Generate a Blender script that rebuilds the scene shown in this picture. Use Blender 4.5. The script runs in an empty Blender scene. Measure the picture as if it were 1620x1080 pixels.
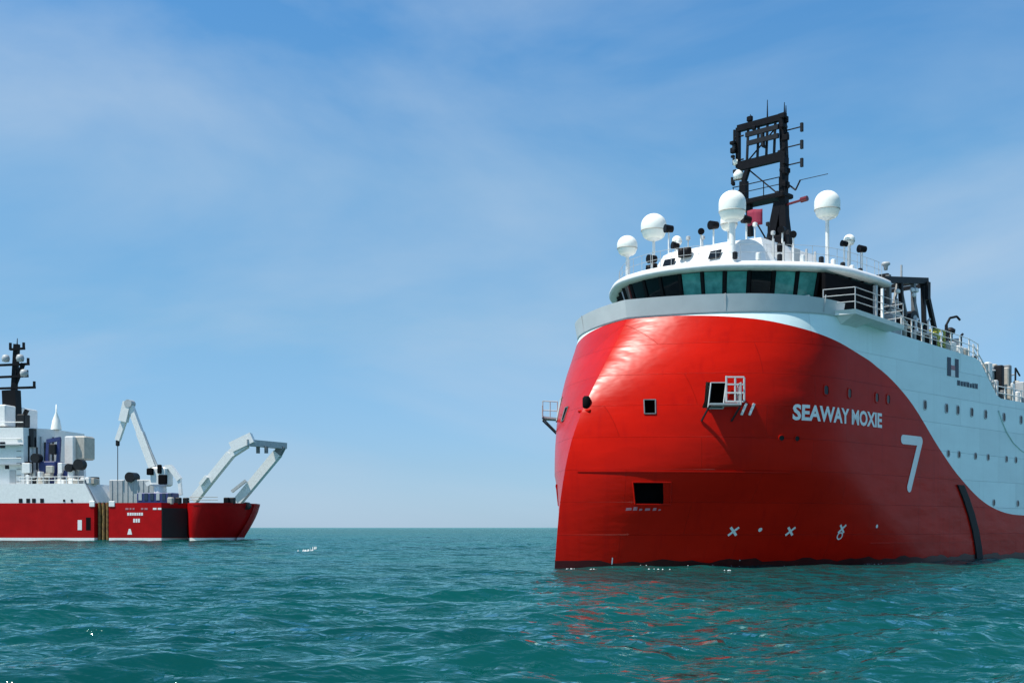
import bpy, bmesh, math, random
import numpy as np
from mathutils import Vector, Matrix
R = math.radians
random.seed(7)
rng = np.random.default_rng(11)
scene = bpy.context.scene
COL = scene.collection

# ------------------------------------------------------------------ camera
cam_d = bpy.data.cameras.new('camera')
cam = bpy.data.objects.new('camera', cam_d)
COL.objects.link(cam)
cam.location = (0, 0, 1.9)
cam.rotation_euler = (R(90), 0, 0)
cam_d.sensor_width = 36
cam_d.lens = 43.44
cam_d.shift_y = 0.1815
cam_d.clip_end = 60000
scene.camera = cam

# ------------------------------------------------------------------ sky, sun, exposure
SUN = Vector((-0.42, -0.195, 0.885)).normalized()
SUN_EL = math.asin(SUN.z)
SUN_ROT = math.atan2(SUN.x, SUN.y)
world = bpy.data.worlds.new('World')
scene.world = world
world.use_nodes = True
wn, wl = world.node_tree.nodes, world.node_tree.links
wn.clear()
sky = wn.new('ShaderNodeTexSky')
sky.sky_type = 'NISHITA'
sky.sun_disc = False
sky.sun_elevation = SUN_EL
sky.sun_rotation = SUN_ROT
sky.altitude = 0
sky.air_density = 1.0
sky.dust_density = 0.15
sky.ozone_density = 1.6
tc = wn.new('ShaderNodeTexCoord')
mp = wn.new('ShaderNodeMapping')
mp.inputs['Scale'].default_value = (1.0, 1.0, 2.6)
mp.inputs['Location'].default_value = (7.954, 1.2206, 2.3537)
n1 = wn.new('ShaderNodeTexNoise')
n1.inputs['Scale'].default_value = 2.3
n1.inputs['Detail'].default_value = 7
n1.inputs['Roughness'].default_value = 0.52
n1.inputs['Distortion'].default_value = 0.4
rp = wn.new('ShaderNodeValToRGB')
rp.color_ramp.elements[0].position = 0.40
rp.color_ramp.elements[0].color = (0, 0, 0, 1)
rp.color_ramp.elements[1].position = 0.78
rp.color_ramp.elements[1].color = (0.78, 0.78, 0.78, 1)
hs = wn.new('ShaderNodeHueSaturation')
hs.inputs['Saturation'].default_value = 1.0
mx = wn.new('ShaderNodeMix')
mx.data_type = 'RGBA'
mx.inputs['B'].default_value = (4.6, 5.9, 7.4, 1)
bg = wn.new('ShaderNodeBackground')
bg.inputs['Strength'].default_value = 0.086
wo = wn.new('ShaderNodeOutputWorld')
wl.new(tc.outputs['Generated'], mp.inputs['Vector'])
wl.new(mp.outputs['Vector'], n1.inputs['Vector'])
wl.new(n1.outputs['Fac'], rp.inputs['Fac'])
wl.new(sky.outputs['Color'], hs.inputs['Color'])
tint = wn.new('ShaderNodeMix')
tint.data_type = 'RGBA'
tint.blend_type = 'MULTIPLY'
tint.inputs['Factor'].default_value = 1.0
# white balance of the air: paler and bluer at the horizon, deeper blue overhead (same in every direction)
sep = wn.new('ShaderNodeSeparateXYZ')
wl.new(tc.outputs['Generated'], sep.inputs['Vector'])
el = wn.new('ShaderNodeValToRGB')
el.color_ramp.elements.remove(el.color_ramp.elements[1])
for k_, (pos, c_) in enumerate(((0.0, (.47, .75, 1.34)), (.05, (.57, .80, 1.19)), (.16, (.74, 1.06, 1.22)), (.27, (.80, 1.26, 1.40)), (.38, (.68, 1.27, 1.56)))):
    e_ = el.color_ramp.elements[0] if k_ == 0 else el.color_ramp.elements.new(pos)
    e_.position = pos
    e_.color = (*c_, 1)
wl.new(sep.outputs['Z'], el.inputs['Fac'])
wl.new(el.outputs['Color'], tint.inputs['B'])
wl.new(hs.outputs['Color'], tint.inputs['A'])
wl.new(tint.outputs['Result'], mx.inputs['A'])
wl.new(rp.outputs['Color'], mx.inputs['Factor'])
wl.new(mx.outputs['Result'], bg.inputs['Color'])
wl.new(bg.outputs['Background'], wo.inputs['Surface'])

sun_d = bpy.data.lights.new('sun', 'SUN')
sun_d.energy = 5.0
sun_d.angle = R(0.53)
sun_d.color = (1.0, 0.94, 0.85)
sun = bpy.data.objects.new('sun', sun_d)
COL.objects.link(sun)
sun.location = (-40, -20, 60)
sun.rotation_euler = SUN.to_track_quat('Z', 'Y').to_euler()
vs = scene.view_settings
vs.view_transform = 'Standard'
vs.look = 'None'
vs.exposure = 0.3
vs.gamma = 1.0
vs.use_curve_mapping = False

# ------------------------------------------------------------------ materials
MATS = {}
def mat(name, col, rough=0.5, metal=0.0, coat=0.0, var=0.0, vscale=1.0, bump=0.0, bscale=1.0,
        stretch=(1, 1, 1), col2=None, spec=0.5, streak=None, seams=False):
    m = bpy.data.materials.new(name)
    m.use_nodes = True
    nt = m.node_tree
    n, l = nt.nodes, nt.links
    b = n['Principled BSDF']
    b.inputs['Base Color'].default_value = (*col, 1)
    b.inputs['Roughness'].default_value = rough
    b.inputs['Metallic'].default_value = metal
    b.inputs['Coat Weight'].default_value = coat
    b.inputs['Coat Roughness'].default_value = 0.12
    b.inputs['Specular IOR Level'].default_value = spec
    t = n.new('ShaderNodeTexCoord')
    mpn = n.new('ShaderNodeMapping')
    mpn.inputs['Scale'].default_value = stretch
    l.new(t.outputs['Object'], mpn.inputs['Vector'])
    last = None
    if var > 0:
        ns = n.new('ShaderNodeTexNoise')
        ns.inputs['Scale'].default_value = vscale
        ns.inputs['Detail'].default_value = 6
        ns.inputs['Roughness'].default_value = 0.6
        l.new(mpn.outputs['Vector'], ns.inputs['Vector'])
        r = n.new('ShaderNodeValToRGB')
        r.color_ramp.elements[0].position = 0.32
        r.color_ramp.elements[1].position = 0.72
        c2 = col2 or tuple(c * (1 - var) for c in col)
        r.color_ramp.elements[0].color = (*c2, 1)
        r.color_ramp.elements[1].color = (*col, 1)
        l.new(ns.outputs['Fac'], r.inputs['Fac'])
        last = r.outputs['Color']
    if streak:
        # vertical run-off stains
        sm = n.new('ShaderNodeMapping')
        sm.inputs['Scale'].default_value = (1.6, 1.6, 0.07)
        l.new(t.outputs['Object'], sm.inputs['Vector'])
        sn = n.new('ShaderNodeTexNoise')
        sn.inputs['Scale'].default_value = 1.7
        sn.inputs['Detail'].default_value = 5
        l.new(sm.outputs['Vector'], sn.inputs['Vector'])
        sr = n.new('ShaderNodeValToRGB')
        sr.color_ramp.elements[0].position = 0.55
        sr.color_ramp.elements[0].color = (0, 0, 0, 1)
        sr.color_ramp.elements[1].position = 0.8
        sr.color_ramp.elements[1].color = (0.55, 0.55, 0.55, 1)
        l.new(sn.outputs['Fac'], sr.inputs['Fac'])
        mm = n.new('ShaderNodeMix')
        mm.data_type = 'RGBA'
        mm.inputs['A'].default_value = (*col, 1)
        if last:
            l.new(last, mm.inputs['A'])
        mm.inputs['B'].default_value = (*streak, 1)
        l.new(sr.outputs['Color'], mm.inputs['Factor'])
        last = mm.outputs['Result']
    if last:
        l.new(last, b.inputs['Base Color'])
    if bump > 0:
        ns2 = n.new('ShaderNodeTexNoise')
        ns2.inputs['Scale'].default_value = bscale
        ns2.inputs['Detail'].default_value = 3
        l.new(mpn.outputs['Vector'], ns2.inputs['Vector'])
        bp = n.new('ShaderNodeBump')
        bp.inputs['Strength'].default_value = 1.0
        bp.inputs['Distance'].default_value = bump
        l.new(ns2.outputs['Fac'], bp.inputs['Height'])
        if seams:
            # welded plate seams: shallow beads and a slightly different tone per plate
            sx_ = n.new('ShaderNodeSeparateXYZ'); cx_ = n.new('ShaderNodeCombineXYZ')
            l.new(t.outputs['Object'], sx_.inputs[0])
            l.new(sx_.outputs['X'], cx_.inputs['X']); l.new(sx_.outputs['Z'], cx_.inputs['Y'])
            br = n.new('ShaderNodeTexBrick')
            br.inputs['Scale'].default_value = 1.0
            br.inputs['Brick Width'].default_value = 5.2
            br.inputs['Row Height'].default_value = 1.55
            br.inputs['Mortar Size'].default_value = 0.012
            br.inputs['Mortar Smooth'].default_value = 0.5
            br.inputs['Color1'].default_value = (1, 1, 1, 1)
            br.inputs['Color2'].default_value = (.90, .90, .90, 1)
            br.inputs['Mortar'].default_value = (.80, .80, .80, 1)
            l.new(cx_.outputs[0], br.inputs['Vector'])
            bp2 = n.new('ShaderNodeBump')
            bp2.inputs['Distance'].default_value = 0.012
            bp2.inputs['Strength'].default_value = 1.0
            l.new(br.outputs['Fac'], bp2.inputs['Height'])
            l.new(bp2.outputs['Normal'], bp.inputs['Normal'])
            ml = n.new('ShaderNodeMix')
            ml.data_type = 'RGBA'; ml.blend_type = 'MULTIPLY'
            ml.inputs['Factor'].default_value = 1.0
            l.new(last, ml.inputs['A']); l.new(br.outputs['Color'], ml.inputs['B'])
            l.new(ml.outputs['Result'], b.inputs['Base Color'])
        l.new(bp.outputs['Normal'], b.inputs['Normal'])
    MATS[name] = m
    return m

RED = mat('red_hull_paint', (0.56, 0.009, 0.0025), 0.25, coat=0.0, spec=.075, seams=True, var=0.22, vscale=0.35, bump=0.045, bscale=0.6,
          stretch=(0.6, 0.6, 1.5), streak=(0.36, 0.004, 0.003))
WHITE = mat('white_topside_paint', (0.76, 0.94, 0.93), 0.4, coat=0.0, seams=True, var=0.10, vscale=0.5, bump=0.02, bscale=0.6,
            stretch=(0.6, 0.6, 1.5), streak=(0.58, 0.76, 0.75))
WPAINT = mat('white_fitting_paint', (0.78, 0.79, 0.77), 0.4, var=0.12, vscale=3)
GREYW = mat('grey_bulwark_paint', (0.53, 0.58, 0.585), 0.5, var=0.12, vscale=0.8, bump=0.015, bscale=0.7)
DOME = mat('radome_plastic', (0.86, 0.87, 0.80), 0.45, var=0.06, vscale=2)
BLACK = mat('black_mast_paint', (0.007, 0.007, 0.009), 0.5, spec=.12, var=0.4, vscale=3)
DARK = mat('dark_interior', (0.004, 0.004, 0.005), 0.8, spec=.08)
MATTBLACK = mat('matt_black', (0.012, 0.01, 0.011), 0.75, var=0.3, vscale=4)  # for the slanting hull strip and the added stern shade panel
SEAREFL = mat('painted_sea_reflection', (0.10, 0.40, 0.36), 0.10, var=0.5, vscale=1.8, col2=(0.04, 0.20, 0.19))  # pane colour carries the teal mirrored from the sea
DARKG = mat('dark_tinted_glass', (0.004, 0.006, 0.008), 0.08, spec=.3)
LETTER = mat('white_letter_paint', (0.80, 0.80, 0.78), 0.45, var=0.1, vscale=4)
NAVY = mat('navy_mark_paint', (0.012, 0.03, 0.06), 0.5)
PINK = mat('faded_red_mark_paint', (0.40, 0.16, 0.18), 0.5)
STEEL = mat('grey_steel', (0.20, 0.215, 0.22), 0.5, metal=0.2, var=0.35, vscale=3)
DKSTEEL = mat('dark_steel', (0.018, 0.019, 0.022), 0.5, spec=.2, var=0.4, vscale=3)
LTSTEEL = mat('pale_grey_paint', (0.44, 0.47, 0.48), 0.5, var=0.2, vscale=2)
BEIGE = mat('weathered_cream_paint', (0.50, 0.48, 0.42), 0.55, var=0.3, vscale=2.2)
YELLOW = mat('yellow_green_paint', (0.50, 0.52, 0.10), 0.5, var=0.25, vscale=3)
OCHRE = mat('rusty_yellow_fender', (0.30, 0.19, 0.05), 0.7, var=0.6, vscale=2, col2=(0.07, 0.04, 0.02))
BLUE = mat('deep_blue_paint', (0.02, 0.035, 0.16), 0.5, var=0.3, vscale=2)
DECK = mat('green_deck_paint', (0.06, 0.14, 0.10), 0.7, var=0.3, vscale=1.5)
FLAGR = mat('red_flag_cloth', (0.22, 0.012, 0.04), 0.8)
FLAGW = mat('white_flag_cloth', (0.75, 0.72, 0.72), 0.8)
LAMP = mat('red_lamp_glass', (0.12, 0.01, 0.015), 0.3)
FRED = mat('red_work_hull_paint', (0.44, 0.004, 0.006), 0.5, coat=0.0, spec=.1, var=0.25, vscale=0.5, bump=0.02, bscale=0.6,
           streak=(0.34, 0.008, 0.008))
FOAM = mat('foam', (0.55, 0.60, 0.60), 0.85, var=0.2, vscale=6)

# sea
def sea_material():
    m = bpy.data.materials.new('sea_water')
    m.use_nodes = True
    n, l = m.node_tree.nodes, m.node_tree.links
    n.remove(n['Principled BSDF'])
    dif = n.new('ShaderNodeBsdfDiffuse')
    glo = n.new('ShaderNodeBsdfGlossy')
    glo.inputs['Roughness'].default_value = 0.06
    glo.inputs['Color'].default_value = (0.66, 0.97, 0.90, 1)
    fre = n.new('ShaderNodeFresnel')
    fre.inputs['IOR'].default_value = 1.333
    fk = n.new('ShaderNodeMath')
    fk.operation = 'MULTIPLY'
    fk.inputs[1].default_value = 0.90
    l.new(fre.outputs[0], fk.inputs[0])
    mixs = n.new('ShaderNodeMixShader')
    l.new(fk.outputs[0], mixs.inputs[0])
    l.new(dif.outputs[0], mixs.inputs[1])
    l.new(glo.outputs[0], mixs.inputs[2])
    l.new(mixs.outputs[0], n['Material Output'].inputs['Surface'])
    t = n.new('ShaderNodeTexCoord')
    ns = n.new('ShaderNodeTexNoise')
    ns.inputs['Scale'].default_value = 0.05
    ns.inputs['Detail'].default_value = 5
    l.new(t.outputs['Object'], ns.inputs['Vector'])
    r = n.new('ShaderNodeValToRGB')
    r.color_ramp.elements[0].position = 0.35
    r.color_ramp.elements[0].color = (0.001, 0.036, 0.038, 1)
    r.color_ramp.elements[1].position = 0.68
    r.color_ramp.elements[1].color = (0.002, 0.070, 0.065, 1)
    l.new(ns.outputs['Fac'], r.inputs['Fac'])
    l.new(r.outputs['Color'], dif.inputs['Color'])
    mp1 = n.new('ShaderNodeMapping')
    mp1.inputs['Rotation'].default_value = (0, 0, R(-24))
    mp1.inputs['Scale'].default_value = (0.55, 1.0, 1)
    l.new(t.outputs['Object'], mp1.inputs['Vector'])
    hsum = None
    for sc, d in ((0.9, 0.38), (2.4, 0.135), (6.5, 0.026)):
        q = n.new('ShaderNodeTexNoise')
        q.inputs['Scale'].default_value = sc
        q.inputs['Detail'].default_value = 3
        q.inputs['Distortion'].default_value = 0.3
        l.new(mp1.outputs['Vector'], q.inputs['Vector'])
        k = n.new('ShaderNodeMath')
        k.operation = 'MULTIPLY'
        k.inputs[1].default_value = d
        l.new(q.outputs['Fac'], k.inputs[0])
        if hsum is None:
            hsum = k.outputs[0]
        else:
            a = n.new('ShaderNodeMath')
            a.operation = 'ADD'
            l.new(hsum, a.inputs[0])
            l.new(k.outputs[0], a.inputs[1])
            hsum = a.outputs[0]
    bp = n.new('ShaderNodeBump')
    bp.inputs['Distance'].default_value = 1.0
    bp.inputs['Strength'].default_value = 1.0
    l.new(hsum, bp.inputs['Height'])
    upn = n.new('ShaderNodeCombineXYZ')          # light scattered back from inside the water leaves it evenly
    upn.inputs['Z'].default_value = 1.0
    l.new(upn.outputs[0], dif.inputs['Normal'])
    for q in (glo, fre):
        l.new(bp.outputs['Normal'], q.inputs['Normal'])
    return m
SEA = sea_material()

# ------------------------------------------------------------------ mesh helpers
class MB:
    def __init__(self):
        self.v, self.f, self.s = [], [], []
    def add(self, vs, fs, smooth=False):
        o = len(self.v)
        self.v += [tuple(p) for p in vs]
        self.f += [tuple(i + o for i in f) for f in fs]
        self.s += [smooth] * len(fs)
        return self
    def box(self, c, size, rz=0.0, ry=0.0, taper=1.0, bev=0.0):
        hx, hy, hz = size[0] / 2, size[1] / 2, size[2] / 2
        M = Matrix.Translation(Vector(c)) @ Matrix.Rotation(rz, 4, 'Z') @ Matrix.Rotation(ry, 4, 'Y')
        if bev <= 0:
            pts = []
            for z, k in ((-hz, 1), (hz, taper)):
                for x, y in ((-hx, -hy), (hx, -hy), (hx, hy), (-hx, hy)):
                    pts.append(M @ Vector((x * k, y * k, z)))
            fs = [(3, 2, 1, 0), (4, 5, 6, 7)] + [(i, (i + 1) % 4, (i + 1) % 4 + 4, i + 4) for i in range(4)]
            return self.add(pts, fs)
        b = min(bev, hx * .9, hy * .9, hz * .9)
        pts, rings = [], []
        for z, ins, k in ((-hz, b, 1), (-hz + b, 0, 1), (hz - b, 0, taper), (hz, b, taper)):
            ring = []
            X, Y = (hx - ins) * k, (hy - ins) * k
            for x, y in ((-X + b, -Y), (X - b, -Y), (X, -Y + b), (X, Y - b), (X - b, Y), (-X + b, Y), (-X, Y - b), (-X, -Y + b)):
                ring.append(len(pts)); pts.append(M @ Vector((x, y, z)))
            rings.append(ring)
        fs = [tuple(reversed(rings[0])), tuple(rings[-1])]
        for a, c2 in zip(rings, rings[1:]):
            fs += [(a[i], a[(i + 1) % 8], c2[(i + 1) % 8], c2[i]) for i in range(8)]
        return self.add(pts, fs)
    def cyl(self, p0, p1, r0, r1=None, n=10, caps=True):
        r1 = r0 if r1 is None else r1
        p0, p1 = Vector(p0), Vector(p1)
        d = (p1 - p0).normalized()
        a = d.orthogonal().normalized()
        b = d.cross(a)
        pts = []
        for p, r in ((p0, r0), (p1, r1)):
            for i in range(n):
                t = 2 * math.pi * i / n
                pts.append(p + a * math.cos(t) * r + b * math.sin(t) * r)
        self.add(pts, [(i, (i + 1) % n, (i + 1) % n + n, i + n) for i in range(n)], True)
        if caps:
            self.add(pts[:n], [tuple(reversed(range(n)))])
            self.add(pts[n:], [tuple(range(n))])
        return self
    def path(self, pts, r, n=8):
        for a, b in zip(pts, pts[1:]):
            self.cyl(a, b, r, n=n)
        return self
    def bar(self, p0, p1, w, h, up=(0, 0, 1)):
        p0, p1 = Vector(p0), Vector(p1)
        d = (p1 - p0).normalized()
        u = Vector(up)
        if abs(d.dot(u)) > .95:
            u = Vector((1, 0, 0))
        a = d.cross(u).normalized()
        b = a.cross(d).normalized()
        pts = []
        for p in (p0, p1):
            for x, y in ((-1, -1), (1, -1), (1, 1), (-1, 1)):
                pts.append(p + a * x * w / 2 + b * y * h / 2)
        return self.add(pts, [(3, 2, 1, 0), (4, 5, 6, 7)] + [(i, (i + 1) % 4, (i + 1) % 4 + 4, i + 4) for i in range(4)])
    def lathe(self, c, prof, n=20):
        pts = []
        for r, z in prof:
            for i in range(n):
                t = 2 * math.pi * i / n
                pts.append((c[0] + r * math.cos(t), c[1] + r * math.sin(t), c[2] + z))
        fs = []
        for k in range(len(prof) - 1):
            fs += [(k * n + i, k * n + (i + 1) % n, (k + 1) * n + (i + 1) % n, (k + 1) * n + i) for i in range(n)]
        return self.add(pts, fs, True)
    def build(self, name, m, parent=None, smooth=None):
        me = bpy.data.meshes.new(name)
        me.from_pydata(self.v, [], self.f)
        me.polygons.foreach_set('use_smooth', [s if smooth is None else smooth for s in self.s])
        me.materials.append(m)
        me.update()
        o = bpy.data.objects.new(name, me)
        COL.objects.link(o)
        if parent is not None:
            o.parent = parent
        return o

def empty(name, loc, rz, label, cat):
    o = bpy.data.objects.new(name, None)
    COL.objects.link(o)
    o.location = loc
    o.rotation_euler = (0, 0, rz)
    o['label'] = label
    o['category'] = cat
    return o
def tag(o, label, cat, group=None):
    o['label'] = label
    o['category'] = cat
    if group:
        o['group'] = group
    return o
def copy_part(o, parent, loc=None):
    c = o.copy()
    COL.objects.link(c)
    c.parent = parent
    if loc is not None:
        c.location = loc
    return c

# ------------------------------------------------------------------ the sea
NW = 110
lam = np.exp(rng.uniform(np.log(0.38), np.log(6.5), NW))
wdir = R(-76) + rng.normal(0, 0.55, NW)
kk = 2 * np.pi / lam
kx, ky = kk * np.cos(wdir), kk * np.sin(wdir)
ph = rng.uniform(0, 2 * np.pi, NW)
amp = 0.0056 * lam ** 0.80
amp = np.where(lam > 5, amp * 0.8, amp)
def sea_at(x, y, sp):
    """displaced surface; sp = local mesh spacing (fades waves the mesh cannot carry)"""
    X, Y, Z = x.copy(), y.copy(), np.zeros_like(x)
    gust = 0.85 + 0.35 * np.sin(x * .045 + 1.3 + .8 * np.sin(y * .03)) * np.sin(y * .06 + .4)
    for i in range(NW):
        a = amp[i] * gust * np.clip(lam[i] / (2.6 * sp) - 0.6, 0, 1)
        t = kx[i] * x + ky[i] * y + ph[i]
        Z += a * np.sin(t)
        c = np.cos(t) * a * 0.42
        X += c * kx[i] / kk[i]
        Y += c * ky[i] / kk[i]
    return X, Y, Z
def grade(a, fine_to, step, growth, end):
    out = [a]
    while out[-1] < end:
        d = step if out[-1] < fine_to else step + (out[-1] - fine_to) * growth
        out.append(out[-1] + d)
    return np.array(out)
xs = grade(0, 24, 0.13, 0.03, 26000)
xs = np.concatenate([-xs[:0:-1], xs])
yp = [9.0]
while yp[-1] < 30000:
    y = yp[-1]
    yp.append(y + (0.09 + max(0, y - 12) * 0.0042 if y < 420 else 1.8 + (y - 420) * 0.06))
yn = [9.0]
while yn[-1] > -3000:
    yn.append(yn[-1] - (0.3 + (9 - yn[-1]) * 0.12))
ys = np.concatenate([np.array(yn[:0:-1]), np.array(yp)])
gx, gy = np.meshgrid(xs, ys)
sx = np.gradient(xs)[None, :] * np.ones_like(gx)
sy = np.gradient(ys)[:, None] * np.ones_like(gy)
X, Y, Z = sea_at(gx, gy, np.maximum(sx, sy))
ny, nx = gx.shape
co = np.stack([X, Y, Z], -1).reshape(-1, 3).astype(np.float32)
idx = np.arange(ny * nx).reshape(ny, nx)
quads = np.stack([idx[:-1, :-1], idx[:-1, 1:], idx[1:, 1:], idx[1:, :-1]], -1).reshape(-1, 4).astype(np.int32)
me = bpy.data.meshes.new('sea')
me.vertices.add(len(co)); me.vertices.foreach_set('co', co.ravel())
me.loops.add(quads.size); me.loops.foreach_set('vertex_index', quads.ravel())
me.polygons.add(len(quads))
me.polygons.foreach_set('loop_start', np.arange(0, quads.size, 4, dtype=np.int32))
me.polygons.foreach_set('use_smooth', np.ones(len(quads), dtype=bool))
me.update(calc_edges=True)
me.materials.append(SEA)
sea = bpy.data.objects.new('sea', me)
COL.objects.link(sea)
sea['kind'] = 'structure'
sea['label'] = 'choppy teal green open sea reaching the horizon'

# ------------------------------------------------------------------ big red and white vessel
VES = empty('offshore_vessel', (2.0, 58.2, 0), R(45.7),
            'big red and white offshore vessel with blunt inverted bow and glazed bridge', 'ship')
BEAM = 7.97
def s0(z):
    return float(np.mean([np.interp(z + d, ZST, SST) for d in (-.8, -.4, 0, .4, .8)]))
ZST = [-3, 0, 3, 5.5, 7, 8.1, 9.3, 10.5, 12, 14]; SST = [-.1, 0, .35, .95, 1.65, 2.35, 3.2, 4.1, 5.2, 6.5]
ZL = [-2, 0, 4.5, 8, 10, 11.7, 13.5]; LLn = [24, 22, 13.7, 12.4, 12.2, 12.4, 12.4]; PPn = [1.9, 1.9, 2.1, 2.4, 2.55, 2.6, 2.6]
def s_of(g, z):
    return g + s0(z) * max(0, 1 - g / 16.0)
def g_of(s, z):
    q = s0(z)
    return (s - q) / (1 - q / 16.0) if s < 16 else s
def halfw(g, z):
    L = float(np.interp(z, ZL, LLn)); p = float(np.interp(z, ZL, PPn))
    q = float(np.interp(z, [6.5, 10, 12], [1, .9, .86]))      # the stem rounds off higher up
    return BEAM * (1 - (1 - min(1, max(0, g) / L)) ** p) ** q
def HP(g, z, off=0.0, side=1):
    """point on the hull skin: g metres aft of the stem, z up, off metres outboard; local y = -port"""
    s, w = s_of(g, z), halfw(g, z)
    if off:
        e = .05
        a = Vector((s_of(g + e, z), -halfw(g + e, z), z)); b = Vector((s, -w, z))
        c = Vector((s_of(g, z + e), -halfw(g, z + e), z + e))
        nrm = (a - b).cross(c - b).normalized()
        if nrm.y > 0:
            nrm = -nrm
        q = b + nrm * off
    else:
        q = Vector((s, -w, z))
    if side < 0:
        q.y = -q.y
    return q
BG = [0, .7, 2.1, 4.6, 6.4, 8.9, 11.9, 15.5, 17.4, 19.06, 20.3, 21.27, 22.81, 25.2, 27.71, 29.4, 31.27, 33, 35.1, 40, 70]
BZ = [12.4, 12.38, 12.30, 12.02, 11.72, 11.36, 10.96, 10.42, 9.85, 9.12, 8.45, 7.77, 6.63, 5.12, 3.92, 3.32, 2.92, 2.72, 2.66, 2.65, 2.65]
def zb(g):
    # smooth monotone-ish interpolation of the paint line
    return float(sum(np.interp(g + d, BG, BZ) for d in (-.7, -.35, 0, .35, .7)) / 5) if g > .8 else 12.36
def ztop(g):
    return float(np.interp(g, [0, 9, 12, 28.4, 31.2, 72], [12.5, 12.5, 12.42, 11.85, 9.75, 9.75]))
openings = [(3.82, 4.42, 7.70, 8.98), (2.5, 3.9, 3.05, 4.1), (1.76, 2.13, 7.32, 8.0)]
def upright(g, z):
    """lean the frame lines back round an opening so that its jambs stand plumb"""
    d = 0.0
    for (a, b, c, e) in openings:
        wz = min(1, max(0, 1.6 - max(c - z, z - e, 0) / .9 - .6))
        wg = min(1, max(0, 1 - max(a - g, g - b, 0) / 1.5))
        d += -.37 * (min(e, max(c, z)) - (c + e) / 2) * wz * wg
    return max(0, g + d) if g > 0 else 0
gs = sorted(set([round(x, 3) for x in np.concatenate([[.04, .1, .18], np.arange(0, 16, .3), np.arange(16, 36, .6), np.arange(36, 72, 2)])]
            + [g for o in openings for g in o[:2]]))
gs = [g for i, g in enumerate(gs) if not any(abs(g - e) < .1 and g != e for o in openings for e in o[:2])]
ZR = 12.3
zs = sorted(set([round(x, 3) for x in np.arange(-1.2, 12.3, .45)] + [ZR] + [z for o in openings for z in o[2:]]))
zs = [z for z in zs if z == ZR or (z < ZR - .2 and not any(abs(z - e) < .13 and z != e for o in openings for e in o[2:]))]
def hull_sheet(rows, zfun, holes=()):
    mb = MB()
    for side in (1, -1):
        pts = [HP(upright(g, zfun(g, r)) if holes else g, zfun(g, r), 0, side) for r in rows for g in gs]
        nc = len(gs)
        fs = []
        for j in range(len(rows) - 1):
            for i in range(nc - 1):
                gm, zm = (gs[i] + gs[i + 1]) / 2, (rows[j] + rows[j + 1]) / 2
                if any(o[0] < gm < o[1] and o[2] < zm < o[3] for o in holes):
                    continue
                q = (j * nc + i, j * nc + i + 1, (j + 1) * nc + i + 1, (j + 1) * nc + i)
                fs.append(q if side > 0 else tuple(reversed(q)))
        mb.add(pts, fs, True)
    return mb
red = hull_sheet(zs, lambda g, r: -1.2 + (r + 1.2) / (ZR + 1.2) * (zb(g) + 1.2), openings)
# transom
tr = [HP(gs[-1], -1.2), HP(gs[-1], zb(70)), HP(gs[-1], zb(70), 0, -1), HP(gs[-1], -1.2, 0, -1)]
red.add(tr, [(0, 1, 2, 3)])
hull = red.build('hull', RED, VES)
top = hull_sheet([0, .25, .5, .75, 1], lambda g, r: zb(g) + r * (max(ztop(g), zb(g) + .05) - zb(g)))
top.add([HP(gs[-1], zb(70)), HP(gs[-1], 9.75), HP(gs[-1], 9.75, 0, -1), HP(gs[-1], zb(70), 0, -1)], [(0, 1, 2, 3)])
topside = top.build('topside', WHITE, VES)
def hull_line(pts, m, name, parent, wid=.05, off=.012):
    """thin weld bead following the hull skin"""
    mb = MB()
    P = [HP(g, z, off) for g, z in pts]
    for a, b in zip(P, P[1:]):
        mb.bar(a, b, wid, wid * .8, up=(.7, -.7, 0))
    return mb.build(name, m, parent)
for z, g1 in ((4.55, 9.0),):
    hull_line([(g, z) for g in np.arange(.4, g1, .5)], RED, 'weld_bead', hull, .05)
hull_line([(g, 1.1) for g in np.arange(16, 36, .8)], RED, 'weld_bead', hull, .05)
WET = mat('wet_boot_band', (0.07, 0.006, 0.005), 0.35, var=0.5, vscale=2.0, spec=.25)
mb = MB()
gw = list(np.arange(.0, 44, .45))
for side in (1, -1):
    P = []
    for g in gw:
        top_ = .30 + .07 * math.sin(g * 1.7) + .05 * math.sin(g * 4.3 + 1) + random.uniform(-.03, .03)
        P += [HP(g, -1.0, .012, side), HP(g, top_, .012, side)]
    mb.add(P, [(2 * i, 2 * i + 2, 2 * i + 3, 2 * i + 1) for i in range(len(gw) - 1)], True)
mb.build('wet_band', WET, hull)
# recessed pockets behind the openings
names = ['pilot_door_recess', 'mooring_recess', 'fairlead_recess']
for (ga, gb, za, zc), nm in zip(openings, names):
    for side in (1, -1):
        mb = MB()
        k = lambda r: -1.2 + (r + 1.2) / (ZR + 1.2) * (zb((ga + gb) / 2) + 1.2)
        out = [HP(upright(g, k(z)), k(z), 0, side) for g, z in ((ga, za), (gb, za), (gb, zc), (ga, zc))]
        inn = [p + Vector((.9, .55 * side, 0)) for p in out]
        mb.add(out + inn, [(4, 5, 6, 7)] + [(i, (i + 1) % 4, (i + 1) % 4 + 4, i + 4) for i in range(4)])
        rc = mb.build(nm, DARK, VES)
        # rim round the opening
        rm = MB()
        o2 = [HP(upright(g, k(z)), k(z), .03, side) for g, z in ((ga, za), (gb, za), (gb, zc), (ga, zc))]
        for i in range(4):
            rm.bar(o2[i], o2[(i + 1) % 4], .05, .05)
        rm.build('rim', {'pilot_door_recess': LTSTEEL, 'mooring_recess': RED, 'fairlead_recess': STEEL}[nm], rc)
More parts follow.
